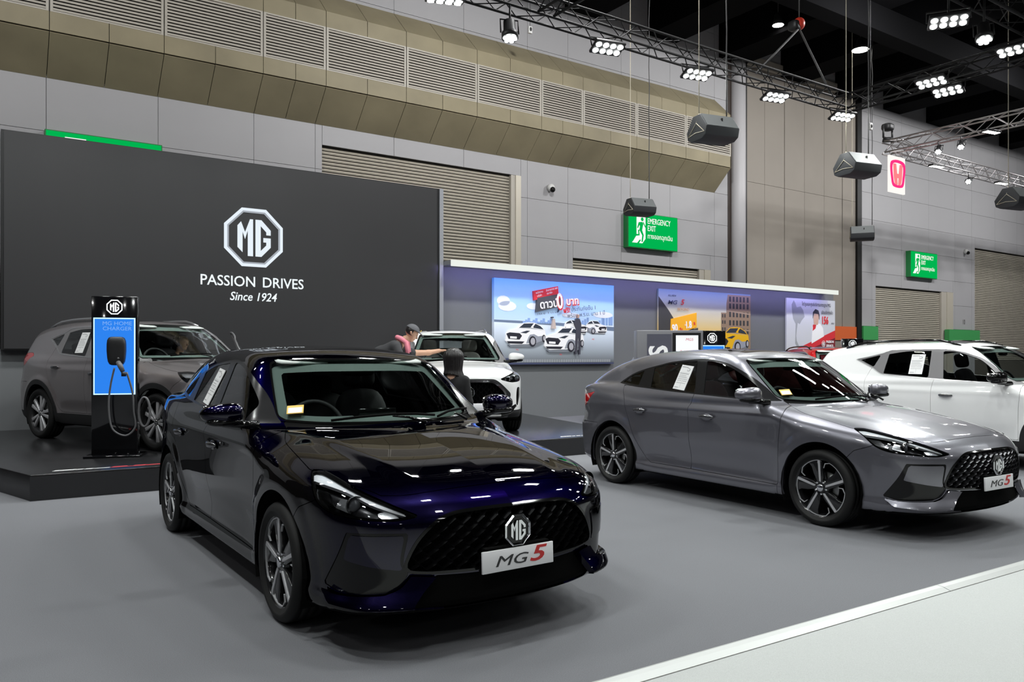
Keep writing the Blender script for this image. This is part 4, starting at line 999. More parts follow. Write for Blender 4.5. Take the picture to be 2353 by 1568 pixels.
def car_art(P, x, z, s, body, flip=False):
    """flat picture of a car seen from the front corner, s = width as a share of the poster"""
    k = P.w/P.h*.64
    T = lambda pts: [(x + (1-a if flip else a)*s, z + b*s*k) for a, b in pts]
    E = lambda cx, cz, rx, rz: T([(cx + rx*math.cos(t), cz + rz*math.sin(t)) for t in np.linspace(0, 2*math.pi, 16)[:-1]])
    G_, D_, R_, S_ = print_mat('print_glass', (.03,.04,.06)), print_mat('print_dark', (.02,.02,.03)), print_mat('print_rim', (.45,.45,.48)), print_mat('print_shade', (.33,.35,.40))
    P.shape([T([(.06,.05),(.12,-.01),(.70,-.01),(1.0,.14),(.9,.2),(.2,.1)])], print_mat('print_ground', (.20,.22,.25)))
    P.shape([T([(0,.18),(.015,.40),(.08,.49),(.30,.575),(.44,.74),(.56,.765),(.72,.76),(.88,.665),(.98,.52),(1,.35),(.97,.22),(.80,.14),(.55,.08),(.12,.06)])], body)
    P.shape([T([(.50,.10),(.56,.30),(.60,.38),(.70,.40),(.80,.33),(.98,.36),(.97,.22),(.80,.14)]), T([(.30,.575),(.62,.59),(.98,.52),(.62,.57)])], S_)
    P.shape([T([(.33,.59),(.45,.725),(.69,.74),(.61,.60)]), T([(.66,.60),(.735,.73),(.86,.655),(.94,.555)])], G_)
    P.shape([T([(.02,.40),(.075,.24),(.34,.22),(.40,.34),(.34,.42),(.10,.44)]), T([(.03,.165),(.08,.095),(.40,.085),(.46,.16),(.36,.165)])], D_)
    P.shape([T([(.36,.44),(.52,.505),(.60,.50),(.50,.42)])], G_)
    P.shape([T([(.11,.255),(.27,.245),(.27,.31),(.11,.32)])], print_mat('print_white', (.80,.80,.80), .18)); P.shape([T([(.62,.60),(.68,.60),(.68,.65),(.63,.65)])], body)
    P.shape([E(.66,.17,.088,.165), E(.945,.27,.045,.115)], D_); P.shape([E(.665,.17,.058,.115), E(.95,.27,.028,.08)], R_)
# poster 1: white cars under a blue sky
P1 = Poster(9.59, 13.11, 1.24, 3.165, .09, grad_mat('poster_sky', [(0,(.03,.04,.05)),(.075,(.16,.18,.20)),(.30,(.42,.48,.55)),(.48,(.62,.70,.80)),(.53,(.45,.60,.82)),(.72,(.35,.55,.88)),(1,(.10,.32,.82))], 0, 1.925, .30), 'blue-sky poster of white cars with red price banner on the booth wall', 'poster')
P1.shape([[(0,0),(1,0),(1,.02),(.14,.02),(.14,.075),(0,.075)]], NV)
P1.shape([[(.03+.02*i,.025),(.03+.02*i+.017,.025),(.03+.02*i+.017,.06),(.03+.02*i,.06)] for i in range(7,47)], print_mat('print_smalltext', (.30,.32,.34)))
P1.shape([[(0,.52),(.5,.505),(1,.47),(1,.42),(.5,.47),(0,.495)]], print_mat('print_parapet', (.16,.22,.32)))
P1.shape([[(a,.49),(a,.49+h),(a+.018,.49+h),(a+.018,.49)] for a, h in [(.22+.02*i, .02+.02*((i*7)%3)) for i in range(12)] + [(.60+.022*i,.03+.02*((i*5)%4)) for i in range(9)] + [(.86,.06),(.885,.10),(.90,.13),(.925,.12),(.95,.10),(.97,.11)]], print_mat('print_skyline', (.22,.34,.60), .2))
CL = print_mat('print_cloud', (.72,.76,.84), .2)
P1.shape([[(cx + rx*math.cos(t), cz + rz*math.sin(t)) for t in np.linspace(0,2*math.pi,14)[:-1]] for cx, cz, rx, rz in ((.07,.74,.05,.06),(.10,.68,.07,.06),(.30,.69,.05,.04),(.9,.62,.09,.04),(.62,.60,.08,.03))], CL)
car_art(P1, .745, .375, .19, W_, True); car_art(P1, .555, .365, .20, W_, True); car_art(P1, .08, .21, .32, W_); car_art(P1, .385, .15, .335, W_)
P1.shape([[(.445,.43),(.455,.55),(.47,.55),(.48,.43)]], print_mat('print_beige', (.60,.50,.44)))
P1.shape([circle((.452,.565),.009,10)], INK)
P1.shape([[(.640,.12),(.648,.45),(.635,.50),(.652,.56),(.680,.56),(.694,.50),(.688,.30),(.686,.12),(.674,.12),(.668,.36),(.654,.12)]], INK); P1.shape([[(.660,.57),(.660,.61),(.676,.61),(.676,.57)]], SKIN)
P1.shape([[(.30,.76),(.295,.87),(.495,.945),(.50,.845)]], RD); P1.shape([[(.315,.62),(.325,.79),(.51,.855),(.52,.66),(.50,.695)]], DK); P1.shape([[(.498,.628),(.51,.70),(.53,.72)]], NV)
P1.txt('พนักงาน', .312, .835, .062, W_, .25); P1.txt('บริษัท', .322, .80, .062, W_, .25); P1.txt('ข้าราชการ และ', .395, .87, .062, W_, .25); P1.txt('สมาชิก', .40, .835, .062, W_, .25)
P1.txt('ดาวน์', .345, .662, .255, W_, .14, bold=.006); P1.txt('0', .488, .665, .50, RD, .10, bold=.03, sx=.72); P1.txt('0', .486, .675, .50, W_, .10, bold=.012, sx=.72); P1.txt('บาท', .563, .715, .24, RD, .10, bold=.018); P1.txt('บาท', .561, .722, .24, W_, .10, bold=.005)
P1.txt('1 ก.ค. 65 - 31 ก.ค. 65', .32, .585, .065, INK, .12); P1.txt('ฟรี!', .535, .625, .15, RD, .10, bold=.005); P1.txt('ประกันภัยชั้น 1', .60, .645, .135, NV, .10); P1.txt('พร้อม พ.ร.บ. นาน 1 ปี', .57, .565, .135, NV, .10)
for a, c in ((.15,.165),(.50,.11),(.78,.30)): P1.txt('MG', a, c, .05, RD, 0, shear=.25)
# poster 2: yellow sedan in a street
P2 = Poster(14.68, 18.30, 1.24, 3.175, .05, grad_mat('poster_street', [(0,(.10,.10,.10)),(.25,(.30,.24,.16)),(.48,(.75,.55,.22)),(.62,(.66,.58,.38)),(.85,(.42,.48,.50)),(1,(.16,.26,.36))], 0, 1.93, .05), 'street poster of a yellow sedan with orange price banner', 'poster')
P2.shape([[(.0,.0),(.0,.90),(.10,.72),(.18,.55),(.5,.42),(.5,.0)]], print_mat('print_bridge', (.06,.06,.06)))
BD = print_mat('print_building', (.30,.21,.14)); P2.shape([[(.66,.3),(.66,.72),(.72,.72),(.72,.85),(.735,.98),(1,.98),(1,.0),(.66,.0)]], BD)
P2.shape([[(x,z),(x+.022,z),(x+.022,z+.075),(x,z+.075)] for x in (.75,.79,.83,.87,.91,.955) for z in (.42,.54,.66,.78,.88)] + [[(x,z),(x+.014,z),(x+.014,z+.05),(x,z+.05)] for x in (.67,.695) for z in (.46,.56,.65)], print_mat('print_window', (.05,.05,.05)))
P2.shape([[(.725,.74),(1,.70),(1,.72),(.725,.755)], [(.725,.49),(1,.46),(1,.48),(.725,.505)]], print_mat('print_cornice', (.38,.28,.20)))
car_art(P2, .58, .15, .40, print_mat('print_yellow', (.75,.42,.01), .1))
P2.txt('ALL NEW', .09, .905, .07, NV); P2.txt('MG', .085, .80, .15, NV, 0, shear=.25, bold=.002, sx=1.5); P2.txt('5', .215, .80, .20, RD, 0, shear=.25, bold=.003, sx=1.3); P2.txt('BEYOND', .185, .72, .10, print_mat('print_gold', (.60,.32,.12)), 0, sx=1.1)
P2.shape([[(.115,.36),(.12,.60),(.385,.70),(.385,.50)]], YE); P2.shape([[(.15,.24),(.16,.37),(.40,.49),(.40,.30)]], DK); P2.shape([[(.155,.26),(.16,.34),(.235,.37),(.235,.28)]], RD)
P2.txt('90', .13, .43, .26, W_, .10, bold=.01, sx=.8); P2.txt('วัน', .205, .44, .11, RD, .1, bold=.004); P2.txt('=', .255, .50, .12, W_, .1); P2.txt('1.8', .265, .48, .25, W_, .10, bold=.01, sx=.8); P2.txt('%', .35, .53, .10, RD, .1, bold=.004)
P2.txt('ฟรี', .175, .29, .09, W_, .1); P2.txt('ดาวน์', .235, .315, .09, W_, .1); P2.txt('5%', .30, .31, .20, W_, .1, bold=.006, sx=.8)
# poster 3: service network
P3 = Poster(19.93, 22.34, 1.24, 3.16, .05, print_mat('poster_pale', (.62,.64,.68), .06), 'pale service poster with grey map, woman and red 156', 'poster')
P3.shape([[(.10,.90),(.14,.97),(.17,.93),(.20,.86),(.28,.88),(.33,.82),(.36,.72),(.30,.66),(.26,.60),(.22,.62),(.20,.50),(.19,.42),(.20,.34),(.24,.27),(.28,.22),(.27,.18),(.22,.22),(.17,.30),(.175,.45),(.18,.60),(.13,.68),(.11,.78)]], GY)
P3.shape([[(0,0),(0,.14),(1,.52),(1,0)]], RD); P3.shape([[(0,0),(0,.05),(1,.40),(1,0)]], print_mat('print_wine', (.22,.02,.03)))
P3.shape([[(.50,.30),(.52,.56),(.58,.62),(.68,.62),(.74,.55),(.76,.42)]], W_); P3.shape([[(.52,.50),(.53,.60),(.60,.61),(.58,.54)]], RD); P3.shape([[(.55,.60),(.54,.72),(.57,.80),(.63,.80),(.65,.72),(.63,.60)]], SKIN); P3.shape([[(.525,.70),(.53,.80),(.58,.85),(.64,.83),(.665,.76),(.66,.68),(.64,.77),(.55,.78)]], INK)
P3.txt('โชว์รูมและศูนย์บริการมาตรฐาน MG', .30, .895, .145, INK, 0, sx=.72); P3.txt('เปิดบริการแล้ว', .70, .78, .13, INK, 0, sx=.8); P3.txt('156', .70, .62, .32, RD, 0, bold=.01, sx=.75); P3.txt('สาขา', .91, .62, .08, INK)
pl3, rg3, a3, b3 = octagon_badge(.09, .003, .14)
for q in (rg3, a3, b3): q.build('print_logo', W_, P3.root, (.745*P3.w, P3.y-.012, .30*P3.h), (math.pi/2,0,0))
P3.txt('PASSION', .80, .315, .105, W_, 0, sx=.95, bold=.003); P3.txt('SERVICE', .80, .25, .105, W_, 0, sx=.95, bold=.003); P3.txt('บริการที่เข้าใจ ให้คุณมากกว่า', .50, .13, .13, W_, 0, sx=.80, bold=.002)
# ---- charger totems and kiosk
emis('panel_blue', (.03,.25,.95), .85); emis('panel_edge', (.35,.60,1.0), 2.2); emis('kiosk_screen', (.90,.95,1.0), 1.0); emis('logo_white', (.95,.98,1.0), 1.1)
mat('totem_black', (.005,.005,.006), .08, coat=.6); mat('kiosk_grey', (.16,.16,.175), .4); mat('charger_black', (.01,.01,.011), .45); mat('cable_grey', (.10,.10,.105), .5)
emis('panel_text', (.22,.45,.95), .9)
def totem(loc, rz, label, full=True, sc=1.):
    e = empty('charger_totem', loc, rz, label, 'totem')
    MB().box((-.245,-.06,0),(.245,.06,1.86)).build('totem_body', MATS['totem_black'], e, bevel=.006)
    MB().box((-.30,-.20,0),(.30,.20,.025)).build('totem_base', MATS['totem_black'], e, bevel=.005)
    pl_, rg_, a_, b_ = octagon_badge(.085, .004, .15)
    f_ = MB(); f_.v = rg_.v; f_.f = rg_.f; f_.sm = rg_.sm
    for nm, q in (('logo_ring', rg_), ('logo_letter', a_), ('logo_letter', b_)): q.build(nm, MATS['logo_white'], e, (0,-.061,1.735), (math.pi/2,0,0))
    MB().box((-.222,-.066,.72),(.222,-.06,1.61)).build('light_edge', MATS['panel_edge'], e); MB().box((-.209,-.069,.733),(.209,-.066,1.597)).build('light_panel', MATS['panel_blue'], e)
    if full:
        for b_, z in (('MG HOME', 1.525), ('CHARGER', 1.465)): text(b_, .062, 'lettering', MATS['panel_text'], e, (.03,-.0695,z), (math.pi/2,0,0), align='CENTER', ext=.0005, sx=1.1)
        c = superbox((0,0,0), (.20,.11,.33), 5, 16); c.v = [(p[0]*(1 - .12*max(-p[2]/.165,0)), p[1], p[2]) for p in c.v]
        w_ = c.build('wall_charger', MATS['charger_black'], e, (.035,-.125,1.225))
        MB().lathe([(.012,-.056),(.012,-.059),(.001,-.0595)], 16, 'y', c=(.03,0,-.085)).build('status_light', MATS['cable_grey'], w_)
        g = MB(); g.tube([(.03,-.06,-.13),(.06,-.10,-.17),(.09,-.11,-.235)], [.026,.03,.024], 12); g.build('charging_plug', MATS['cable_grey'], w_)
        MB().lathe([(.027,-.05),(.027,.0)], 14, 'z', c=(.10,-.115,-.24)).build('plug_handle', MATS['charger_black'], w_)
        pts = spline([(.13,.95),(.19,.72),(.205,.5),(.22,.32),(.12,.22),(-.02,.30),(-.06,.55),(-.04,.80),(.0,1.0)], 6, closed=False)
        cb = MB(); cb.tube([(x+.02, -.16, z+.03) for x, z in pts], .011, 8); cb.build('charging_cable', MATS['cable_grey'], e)
        lp = MB()
        for k in range(3): lp.tube([(.335+.06*math.cos(t), -.13-.018*k, .52+.17*math.sin(t)) for t in np.linspace(0,2*math.pi,25)[:-1]], .011, 8, closed=True)
        lp.tube([(.26,-.14,.40),(.30,-.14,.36)], .011, 8); lp.tube([(.28,.0,.62),(.30,-.06,.68),(.33,-.14,.69)], .012, 8)
        lp.build('cable_coil', MATS['cable_grey'], e)
    return e
tp = px(266, 1036, 9.25); totem((tp.x, tp.y, .255), math.radians(-20), 'black charger totem with blue lit panel and wall charger on the stage')
tp = px(1633, 900, 13.6); totem((tp.x, tp.y, 0), math.radians(-25), 'black totem with white octagon logo right of the grey kiosk', False)
tp = px(1958, 900, 19.5); totem((tp.x, tp.y, 0), math.radians(-48), 'black totem with white octagon logo behind the red SUV', False)
kp = px(1535, 900, 12.6); kz = math.radians(-34.5)
k = empty('info_kiosk', (kp.x, kp.y, 0), kz, 'grey kiosk with sideways white letter and small lit screen', 'kiosk')
MB().box((-.52,-.16,0),(.52,.16,1.83)).build('kiosk_body', MATS['kiosk_grey'], k, bevel=.01); MB().box((-.36,-.168,.1),(.02,-.16,1.77)).build('kiosk_panel', print_mat('kiosk_print', (.09,.09,.12)), k); MB().box((.04,-.172,.55),(.48,-.16,1.79)).build('screen_bezel', MATS['frame_black'], k)
MB().box((.09,-.175,.60),(.44,-.172,1.75)).build('kiosk_display', MATS['kiosk_screen'], k); text('S', .40, 'lettering', W_, k, (-.05,-.169,1.50), (math.pi/2, math.radians(-90), 0), bold=.012, align='CENTER')
text('MG5', .06, 'lettering', RD, k, (.30,-.176,1.665), (math.pi/2,0,0), align='CENTER', shear=.2); text('90', .11, 'lettering', RD, k, (.20,-.176,1.44), (math.pi/2,0,0), align='CENTER'); text('วัน', .06, 'lettering', RD, k, (.29,-.176,1.44), (math.pi/2,0,0), align='CENTER')
# ---------------------------------------------------------------- trusses, lamps, speakers
mat('truss_black', (.0035,.0035,.004), .7); mat('truss_silver', (.42,.40,.40), .35, .9); mat('lamp_body', (.012,.012,.013), .5); emis('lamp_led', (.95,1.0,.97), 26.0); emis('bay_glow', (1,.98,.93), 18.0)
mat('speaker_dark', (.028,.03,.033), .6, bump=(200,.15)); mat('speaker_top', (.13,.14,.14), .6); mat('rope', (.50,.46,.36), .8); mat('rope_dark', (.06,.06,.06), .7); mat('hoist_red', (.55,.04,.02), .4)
def truss(p0, p1, w, h, m, label, rc=.022, rl=.010, pitch=None):
    p0, p1 = Vector(p0), Vector(p1); d = (p1-p0); L = d.length; d.normalize(); n = Vector((-d.y, d.x, 0))
    T = empty('lighting_truss', p0, 0, label, 'truss')
    C = lambda i, j, t: d*t + n*(w*(i-.5)) + Vector((0,0,h*j))
    for i in (0,1):
        for j in (0,1): MB().tube([C(i,j,0), C(i,j,L)], rc, 8).build('chord', m, T)
    pitch = pitch or h*1.25; k = int(L/pitch); 
    for nm, a, b in (('side_lacing',(0,0),(0,1)),('side_lacing',(1,0),(1,1)),('top_lacing',(0,1),(1,1)),('bottom_lacing',(0,0),(1,0))):
        lac = MB()
        for q in range(k):
            t0, t1 = L*q/k, L*(q+1)/k; A, B = (a, b) if q % 2 == 0 else (b, a)
            lac.tube([C(*A,t0), C(*B,t1)], rl, 5, cap=False)
        lac.build(nm, m, T)
    return T
TZ, TY, TX = 6.72, 10.0, 15.45
truss((-1.0,TY,TZ),(TX,TY,TZ),.30,.30,MATS['truss_black'],'black lighting truss running along the hall wall above the booth')
truss((TX+.15,TY+.15,TZ),(TX+.15,-3.0,TZ),.30,.30,MATS['truss_black'],'black lighting truss coming forward from the corner at the partition')
truss((7.4,TY-.15,TZ+.02),(7.4,-3.0,TZ+.02),.30,.30,MATS['truss_black'],'black cross truss leaving the frame at the top beside the small spotlight')
truss((9.6,6.2,TZ+.32),(22.0,6.2,TZ+.32),.34,.34,MATS['truss_black'],'dark truss crossing the top right corner of the picture')
truss((-1.0,3.6,TZ+.35),(15.2,3.6,TZ+.35),.30,.30,MATS['truss_black'],'black truss overhead across the booth, above the frame'); truss((-1.0,TY-.15,TZ),(-1.0,-3.0,TZ),.30,.30,MATS['truss_black'],'black truss at the left end of the booth, above the frame')
# a flat eight-lens flood light, local -Z is the beam
def hanger(e, top, m=None):
    """vertical pipe from a lamp up to its truss"""
    MB().tube([(0,0,.1), e.rotation_euler.to_matrix().inverted() @ Vector((0,0,top - e.location.z))], .016, 6).build('hanger', m or MATS['lamp_body'], e)
def flood(loc, aim, label, power=FLOOD_W, sz=1.):
    e = empty('flood_light', loc, 0, label, 'lamp', 'flood lights on the black trusses')
    e.rotation_euler = (Vector(aim) - Vector(loc)).to_track_quat('-Z', 'Y').to_euler()
    MB().box((-.27,-.15,0),(.27,.15,.05)).build('lamp_housing', MATS['lamp_body'], e, bevel=.008)
    for i in range(4):
        for j in range(2): MB().lathe([(.048,-.012),(.048,.0)], 14, 'z', c=(-.195+.13*i, -.068+.136*j, 0)).build('lens', MATS['lamp_led'], e)
    y = MB(); y.tube([(-.29,0,.02),(-.29,0,.20),(.29,0,.20),(.29,0,.02)], .012, 6); y.build('yoke', MATS['lamp_body'], e)
    area_light('flood_beam', (0,0,-.03), (.5,.26), power, parent=e, col=(.96,1.0,.98), spread=150)
    return e
for u, lab in ((1383,'flood light on the wall-side truss, nearest the cross truss'),(1588,'flood light on the wall-side truss above the big exit sign'),(1768,'flood light on the wall-side truss before the partition'),(1922,'flood light on the wall-side truss beside the truss corner')):
    p = py(u, 300, TY); flood((p.x, TY-.15, TZ-.24), (p.x-.6, TY-2.6, 0), lab)
for x in (-.4, 1.6, 3.6, 5.6): flood((x, TY-.15, TZ-.24), (x+.4, TY+.9, 0), 'flood light on the wall-side truss above the dark screen, over the frame')
for (u, v, lab) in ((2140,190,'flood light on the forward truss, the upper of the pair'),(2330,116,'flood light on the forward truss at the right edge')):
    p = px(u, v, 1); k_ = (TX-.35)/p.x; q = px(u, v, k_); fl_ = flood(q, (TX-2.5, q.y-.3, 0), lab); MB().tube([(0,0,.1), fl_.rotation_euler.to_matrix().inverted() @ Vector((.35,0,.12))], .016, 6).build('bracket', MATS['lamp_body'], fl_)
q = px(2178,210,15.3); hanger(flood(q, (q.x-2.5, q.y-.5, 0), 'flood light hanging just under the forward truss, the lower of the pair'), TZ)
q = py(2180,50,6.03); hanger(flood(q, (q.x-1.5, q.y-1, 0), 'flood light below the dark truss in the top right corner'), TZ+.34)
for y in (7.6, 5.4, 1.2, -1.2): flood((7.25, y, TZ-.24), (7.0, y-.5, 0), 'flood light on the cross truss over the booth, above the frame')
for x in (0.6, 3.2, 5.4, 9.4, 11.6, 13.6): flood((x, 3.45, TZ+.10), (x, 4.4, 0), 'flood light on the overhead truss across the booth, above the frame')
for y in (6.5, 3.2, 0.): flood((-.85, y, TZ-.24), (.8, y, 0), 'flood light on the truss at the left end of the booth, above the frame')
for y in (1.5, -.8): flood((TX, y, TZ-.24), (TX-2, y, 0), 'flood light on the forward truss, outside the right edge')
def spot_can(p, aim, label, r=.10, L=.28, power=10):
    e = empty('spotlight', p, 0, label, 'lamp'); e.rotation_euler = (Vector(aim) - Vector(p)).to_track_quat('-Z', 'Y').to_euler()
    MB().lathe([(r*.75,L),(r*.8,L*.35),(r*1.05,L*.3),(r*1.05,0),(r*.95,0)], 20, 'z').build('can', MATS['lamp_body'], e)
    for k in range(7):
        a = 2*math.pi*k/6; c = (0,0,-.006) if k == 6 else (r*.62*math.cos(a), r*.62*math.sin(a), -.006)
        MB().lathe([(r*.27,-.008),(r*.27,.004)], 12, 'z', c=c).build('lens', MATS['lamp_led'], e)
    y = MB(); y.tube([(-r*1.15,0,L*.3),(-r*1.15,0,L*1.1),(r*1.15,0,L*1.1),(r*1.15,0,L*.3)], .012, 6); y.build('yoke', MATS['lamp_body'], e)
    if power: area_light('spot_beam', (0,0,-.03), (r*1.6,r*1.6), power, parent=e, col=(.96,1,.98), spread=100)
    return e
hanger(spot_can(py(1172,88,TY-.15), py(1172,88,TY-.15) + Vector((-.3,-.8,-4)), 'round spotlight hanging below the wall-side truss', .12), TZ); hanger(spot_can(py(2262,92,6.03), py(2262,92,6.03) + Vector((-1.2,-.8,-4)), 'round spotlight under the dark truss in the top right corner', .12), TZ+.34)
def high_bay(p, label, r=.24, power=0., tilt=0.):
    e = empty('high_bay_lamp', p, 0, label, 'lamp'); e.rotation_euler = (tilt, 0, 0); MB().lathe([(.06,.34),(.10,.30),(.12,.16),(r,0),(r*.96,0)], 24, 'z').build('reflector', MATS['lamp_body'], e); MB().lathe([(r*.92,-.004),(r*.92,.004)], 24, 'z').build('diffuser', MATS['bay_glow'], e)
    MB().tube([(0,0,.33), Matrix.Rotation(-tilt, 3, 'X') @ Vector((0,.0,12.3-p[2]))], .008, 5).build('drop_cord', MATS['rope_dark'], e)
    if power: area_light('bay_beam', (0,0,-.03), (r*2,r*2), power, parent=e, col=(1,1,1))
    return e
high_bay(px(1977,115,24), 'round high-bay lamp glowing under the black ceiling near the partition', .26); high_bay(px(1788,58,23), 'small high-bay lamp under the ceiling left of the red hoist', .17)
n_ = 0
for x in (-16,-6,4,14,24,34):
    for y in (-18,-8,-1.5):
        high_bay((x, y, 10.0), 'round high-bay lamp of the hall behind the camera', .3, BAY_W)['group'] = 'high-bay lamps behind the camera'
for x, k_ in ((-10,.35),(0,.55),(9.5,1.),(19,1.),(27,1.),(36,1.)): high_bay((x, 9.3, 9.9), 'unseen high-bay lamp above the frame, tilted to brighten the hall wall', .3, BAY_WALL_W*k_, math.radians(42))['group'] = 'unseen high-bay lamps tilted to brighten the hall wall'  # row added out of view, tilted at the back wall to brighten it
# hoist with slings
hp = px(1836,55,17.6); h_ = empty('chain_hoist', hp, 0, 'red chain hoist holding the wall-side truss with two slings', 'hoist')
MB().ball((0,0,0), (.13,.13,.14), 16, 12).build('hoist_drum', MATS['hoist_red'], h_); c_ = superbox((-.10,.05,-.05), (.22,.26,.22), 4, 10); c_.build('hoist_motor', MATS['lamp_body'], h_)
for u, v in ((1738,168),(1908,214)):
    t_ = py(u, v, TY) - hp; MB().tube([(0,0,-.1), t_], .022, 6).build('sling', MATS['rope_dark'], h_)
MB().tube([(0,0,.1),(0,0,10.2-hp.z)], .012, 6).build('chain', MATS['rope_dark'], h_)
# hanging loudspeakers
def speaker(u, v, Z, w, rz, ropes, label, hook=0):
    p = px(u, v, Z); e = empty('hanging_speaker', p, rz, label, 'speaker', 'wedge speakers hung from the ceiling')
    k = w/.78
    pr = [(-.30*k,-.18*k),(-.34*k,-.02*k),(-.12*k,.26*k),(.12*k,.26*k),(.34*k,-.02*k),(.30*k,-.18*k),(.18*k,-.24*k),(-.18*k,-.24*k)]
    pr2 = [(a, b) for a, b in pr]
    MB().prism(pr2, -w/2, w/2, 'yz').build('cabinet', MATS['speaker_dark'], e, bevel=.012*k)
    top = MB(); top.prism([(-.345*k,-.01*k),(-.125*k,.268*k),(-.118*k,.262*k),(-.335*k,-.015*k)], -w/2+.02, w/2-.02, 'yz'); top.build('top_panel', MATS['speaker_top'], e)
    MB().cbox((.05*k,-.225*k,.15*k), (.03*k,.03*k,.07*k)).build('handle_slot', MATS['black_paint'], e, rot=None)
    for s in (-1,1):
        y = s*(w/2+.006)
        b = MB(); b.tube([(y,-.27*k,-.12*k),(y,0,.10*k),(y,.27*k,-.12*k)], .007, 5); b.tube([(y,-.27*k,-.12*k),(y,.02,-.09*k),(y,.27*k,-.12*k)], .006, 5); b.tube([(y,0,.10*k),(s*w*.42,0,.30*k)], .007, 5)
        b.build('rigging_bridle', MATS['rope'], e)
        pts = [(s*w*.42 + (.012*math.sin(3*i) if s > 0 else 0), 0, .30*k + (12.38-p.z-.30*k)*i/14) for i in range(15)]
        MB().tube(pts, .008 if s < 0 else .011, 5).build('suspension_line', MATS['rope' if s < 0 else 'rope_dark'], e)
    return e
A0 = math.radians(-13)
speaker(1638,300,13.4,.66,A0,None,'largest hanging speaker, in front of the louvres by the column'); speaker(1470,478,18.5,.60,A0,None,'hanging speaker in front of the emergency exit sign'); speaker(1970,382,15.2,.66,A0,None,'hanging speaker before the partition beside the black strip')
speaker(1981,538,24,.66,math.radians(-55),None,'small hanging speaker below the red logo sign height'); speaker(2338,458,17,.66,A0,None,'hanging speaker cut by the right edge of the picture')
for u, v, lab in ((1218,69,'small white detector box hanging against the upper wall'),(2000,291,'small white detector box on a wire right of the black strip')):
    p = px(u, v, 19); b_ = empty('hanging_detector', p, 0, lab, 'detector'); MB().cbox((0,0,0),(.10,.06,.17)).build('detector_case', MATS['white_plastic'], b_, bevel=.01); MB().ball((0,-.03,.01),(.03,.02,.05),10,8).build('sensor', MATS['black_paint'], b_); MB().tube([(0,0,.08),(0,0,10.4-p.z)], .006, 5).build('wire', MATS['rope_dark'], b_)
# neighbouring booth: silver truss frame, lamps and logo sign
ct = px(2040,352,24); sz_ = .34
truss(ct + Vector((0,0,0)), (ct.x, 3.0, ct.z), .34, sz_, MATS['truss_silver'], 'silver truss arm coming forward above the red logo sign', .024, .012); truss(ct, (44, ct.y, ct.z), .34, sz_, MATS['truss_silver'], 'silver truss arm running right behind the red logo sign', .024, .012)
emis('sign_glow', (1.0,.95,.90), .95); emis('logo_red', (.92,.03,.20), 1.1); emis('logo_pink', (.95,.20,.22), 1.1)
sp_ = px(2062,402,24); sg = empty('logo_sign', sp_, 0, 'lit white square sign with red H emblem hung under the silver truss', 'sign')
MB().box((-.43,0,-.55),(.43,.06,.55)).build('sign_board', MATS['sign_glow'], sg)
def rr(pts, n=6): return [tuple(p) for p in spline(pts, n)]
o1 = rr([(-.35,.37),(.35,.37),(.33,-.20),(.22,-.37),(-.22,-.37),(-.33,-.20)]); i1 = [(x*.80, y*.82) for x, y in o1]; nO = len(o1)
rg = MB(); rg.add([(x,-.03,z) for x, z in o1] + [(x,-.03,z) for x, z in i1] + [(x,.0,z) for x, z in o1] + [(x,.0,z) for x, z in i1], [(k,(k+1)%nO,nO+(k+1)%nO,nO+k) for k in range(nO)] + [(k,2*nO+k,2*nO+(k+1)%nO,(k+1)%nO) for k in range(nO)] + [(nO+k,nO+(k+1)%nO,3*nO+(k+1)%nO,3*nO+k) for k in range(nO)])
rg.build('emblem_ring', MATS['logo_red'], sg)
hh = MB(); hh.prism([(-.23,.31),(-.12,.31),(-.07,.02),(.07,.02),(.12,.31),(.23,.31),(.20,-.10),(.13,-.31),(.04,-.31),(.06,-.10),(-.06,-.10),(-.04,-.31),(-.13,-.31),(-.20,-.10)], -.035, 0); hh.build('emblem_letter', MATS['logo_pink'], sg)
for s in (-1,1): MB().tube([(s*.35,.03,.55),(s*.35,.03,ct.z-sp_.z)], .01, 5).build('hanger', MATS['truss_silver'], sg)
mh = empty('moving_head_lamp', px(2057,330,24)+Vector((0,0,.14)), 0, 'black moving-head lamp standing on the silver truss corner', 'lamp'); mh.location.z = ct.z + sz_ + .022; mh.location.x = ct.x; mh.location.y = ct.y
superbox((0,0,.42),(.34,.30,.22),4,10).build('lamp_head', MATS['lamp_body'], mh); y_ = MB(); y_.tube([(-.24,0,.08),(-.24,0,.45)], .03, 6); y_.tube([(.24,0,.08),(.24,0,.45)], .03, 6); y_.tube([(-.24,0,.08),(.24,0,.08)], .03, 6); y_.build('yoke', MATS['lamp_body'], mh); MB().lathe([(.16,0),(.14,.09)], 16, 'z').build('lamp_base', MATS['lamp_body'], mh)
emis('led_warm', (1,.97,.92), 20.)
def on_arm(u, v, arm, drop):
    """point below a silver truss arm, in line with pixel column u"""
    p = px(u, v, 1.); k_ = ct.x/p.x if arm == 'A' else ct.y/p.y
    return Vector((ct.x-.17, p.y*k_, ct.z - drop)) if arm == 'A' else Vector((p.x*k_, ct.y-.17, ct.z - drop))
for i, (u, v, arm) in enumerate(((2140,355,'B'),(2285,307,'A'),(2290,366,'B'),(2345,401,'B'))):
    e = empty('bar_lamp', on_arm(u, v, arm, .105), math.radians(-10), ['bar lamp under the silver truss right of the red logo sign','long bar lamp under the forward silver truss','bar lamp on the right-running silver truss, middle','bar lamp on the right-running silver truss, far end'][i], 'lamp')
    MB().box((-.28,-.10,0),(.28,.10,.06)).build('lamp_housing', MATS['lamp_body'], e, bevel=.01); MB().box((-.25,-.08,-.006),(.25,.08,0)).build('lamp_diffuser', MATS['led_warm'], e); MB().tube([(0,0,.05),(0,0,.13)], .02, 6).build('clamp', MATS['lamp_body'], e)
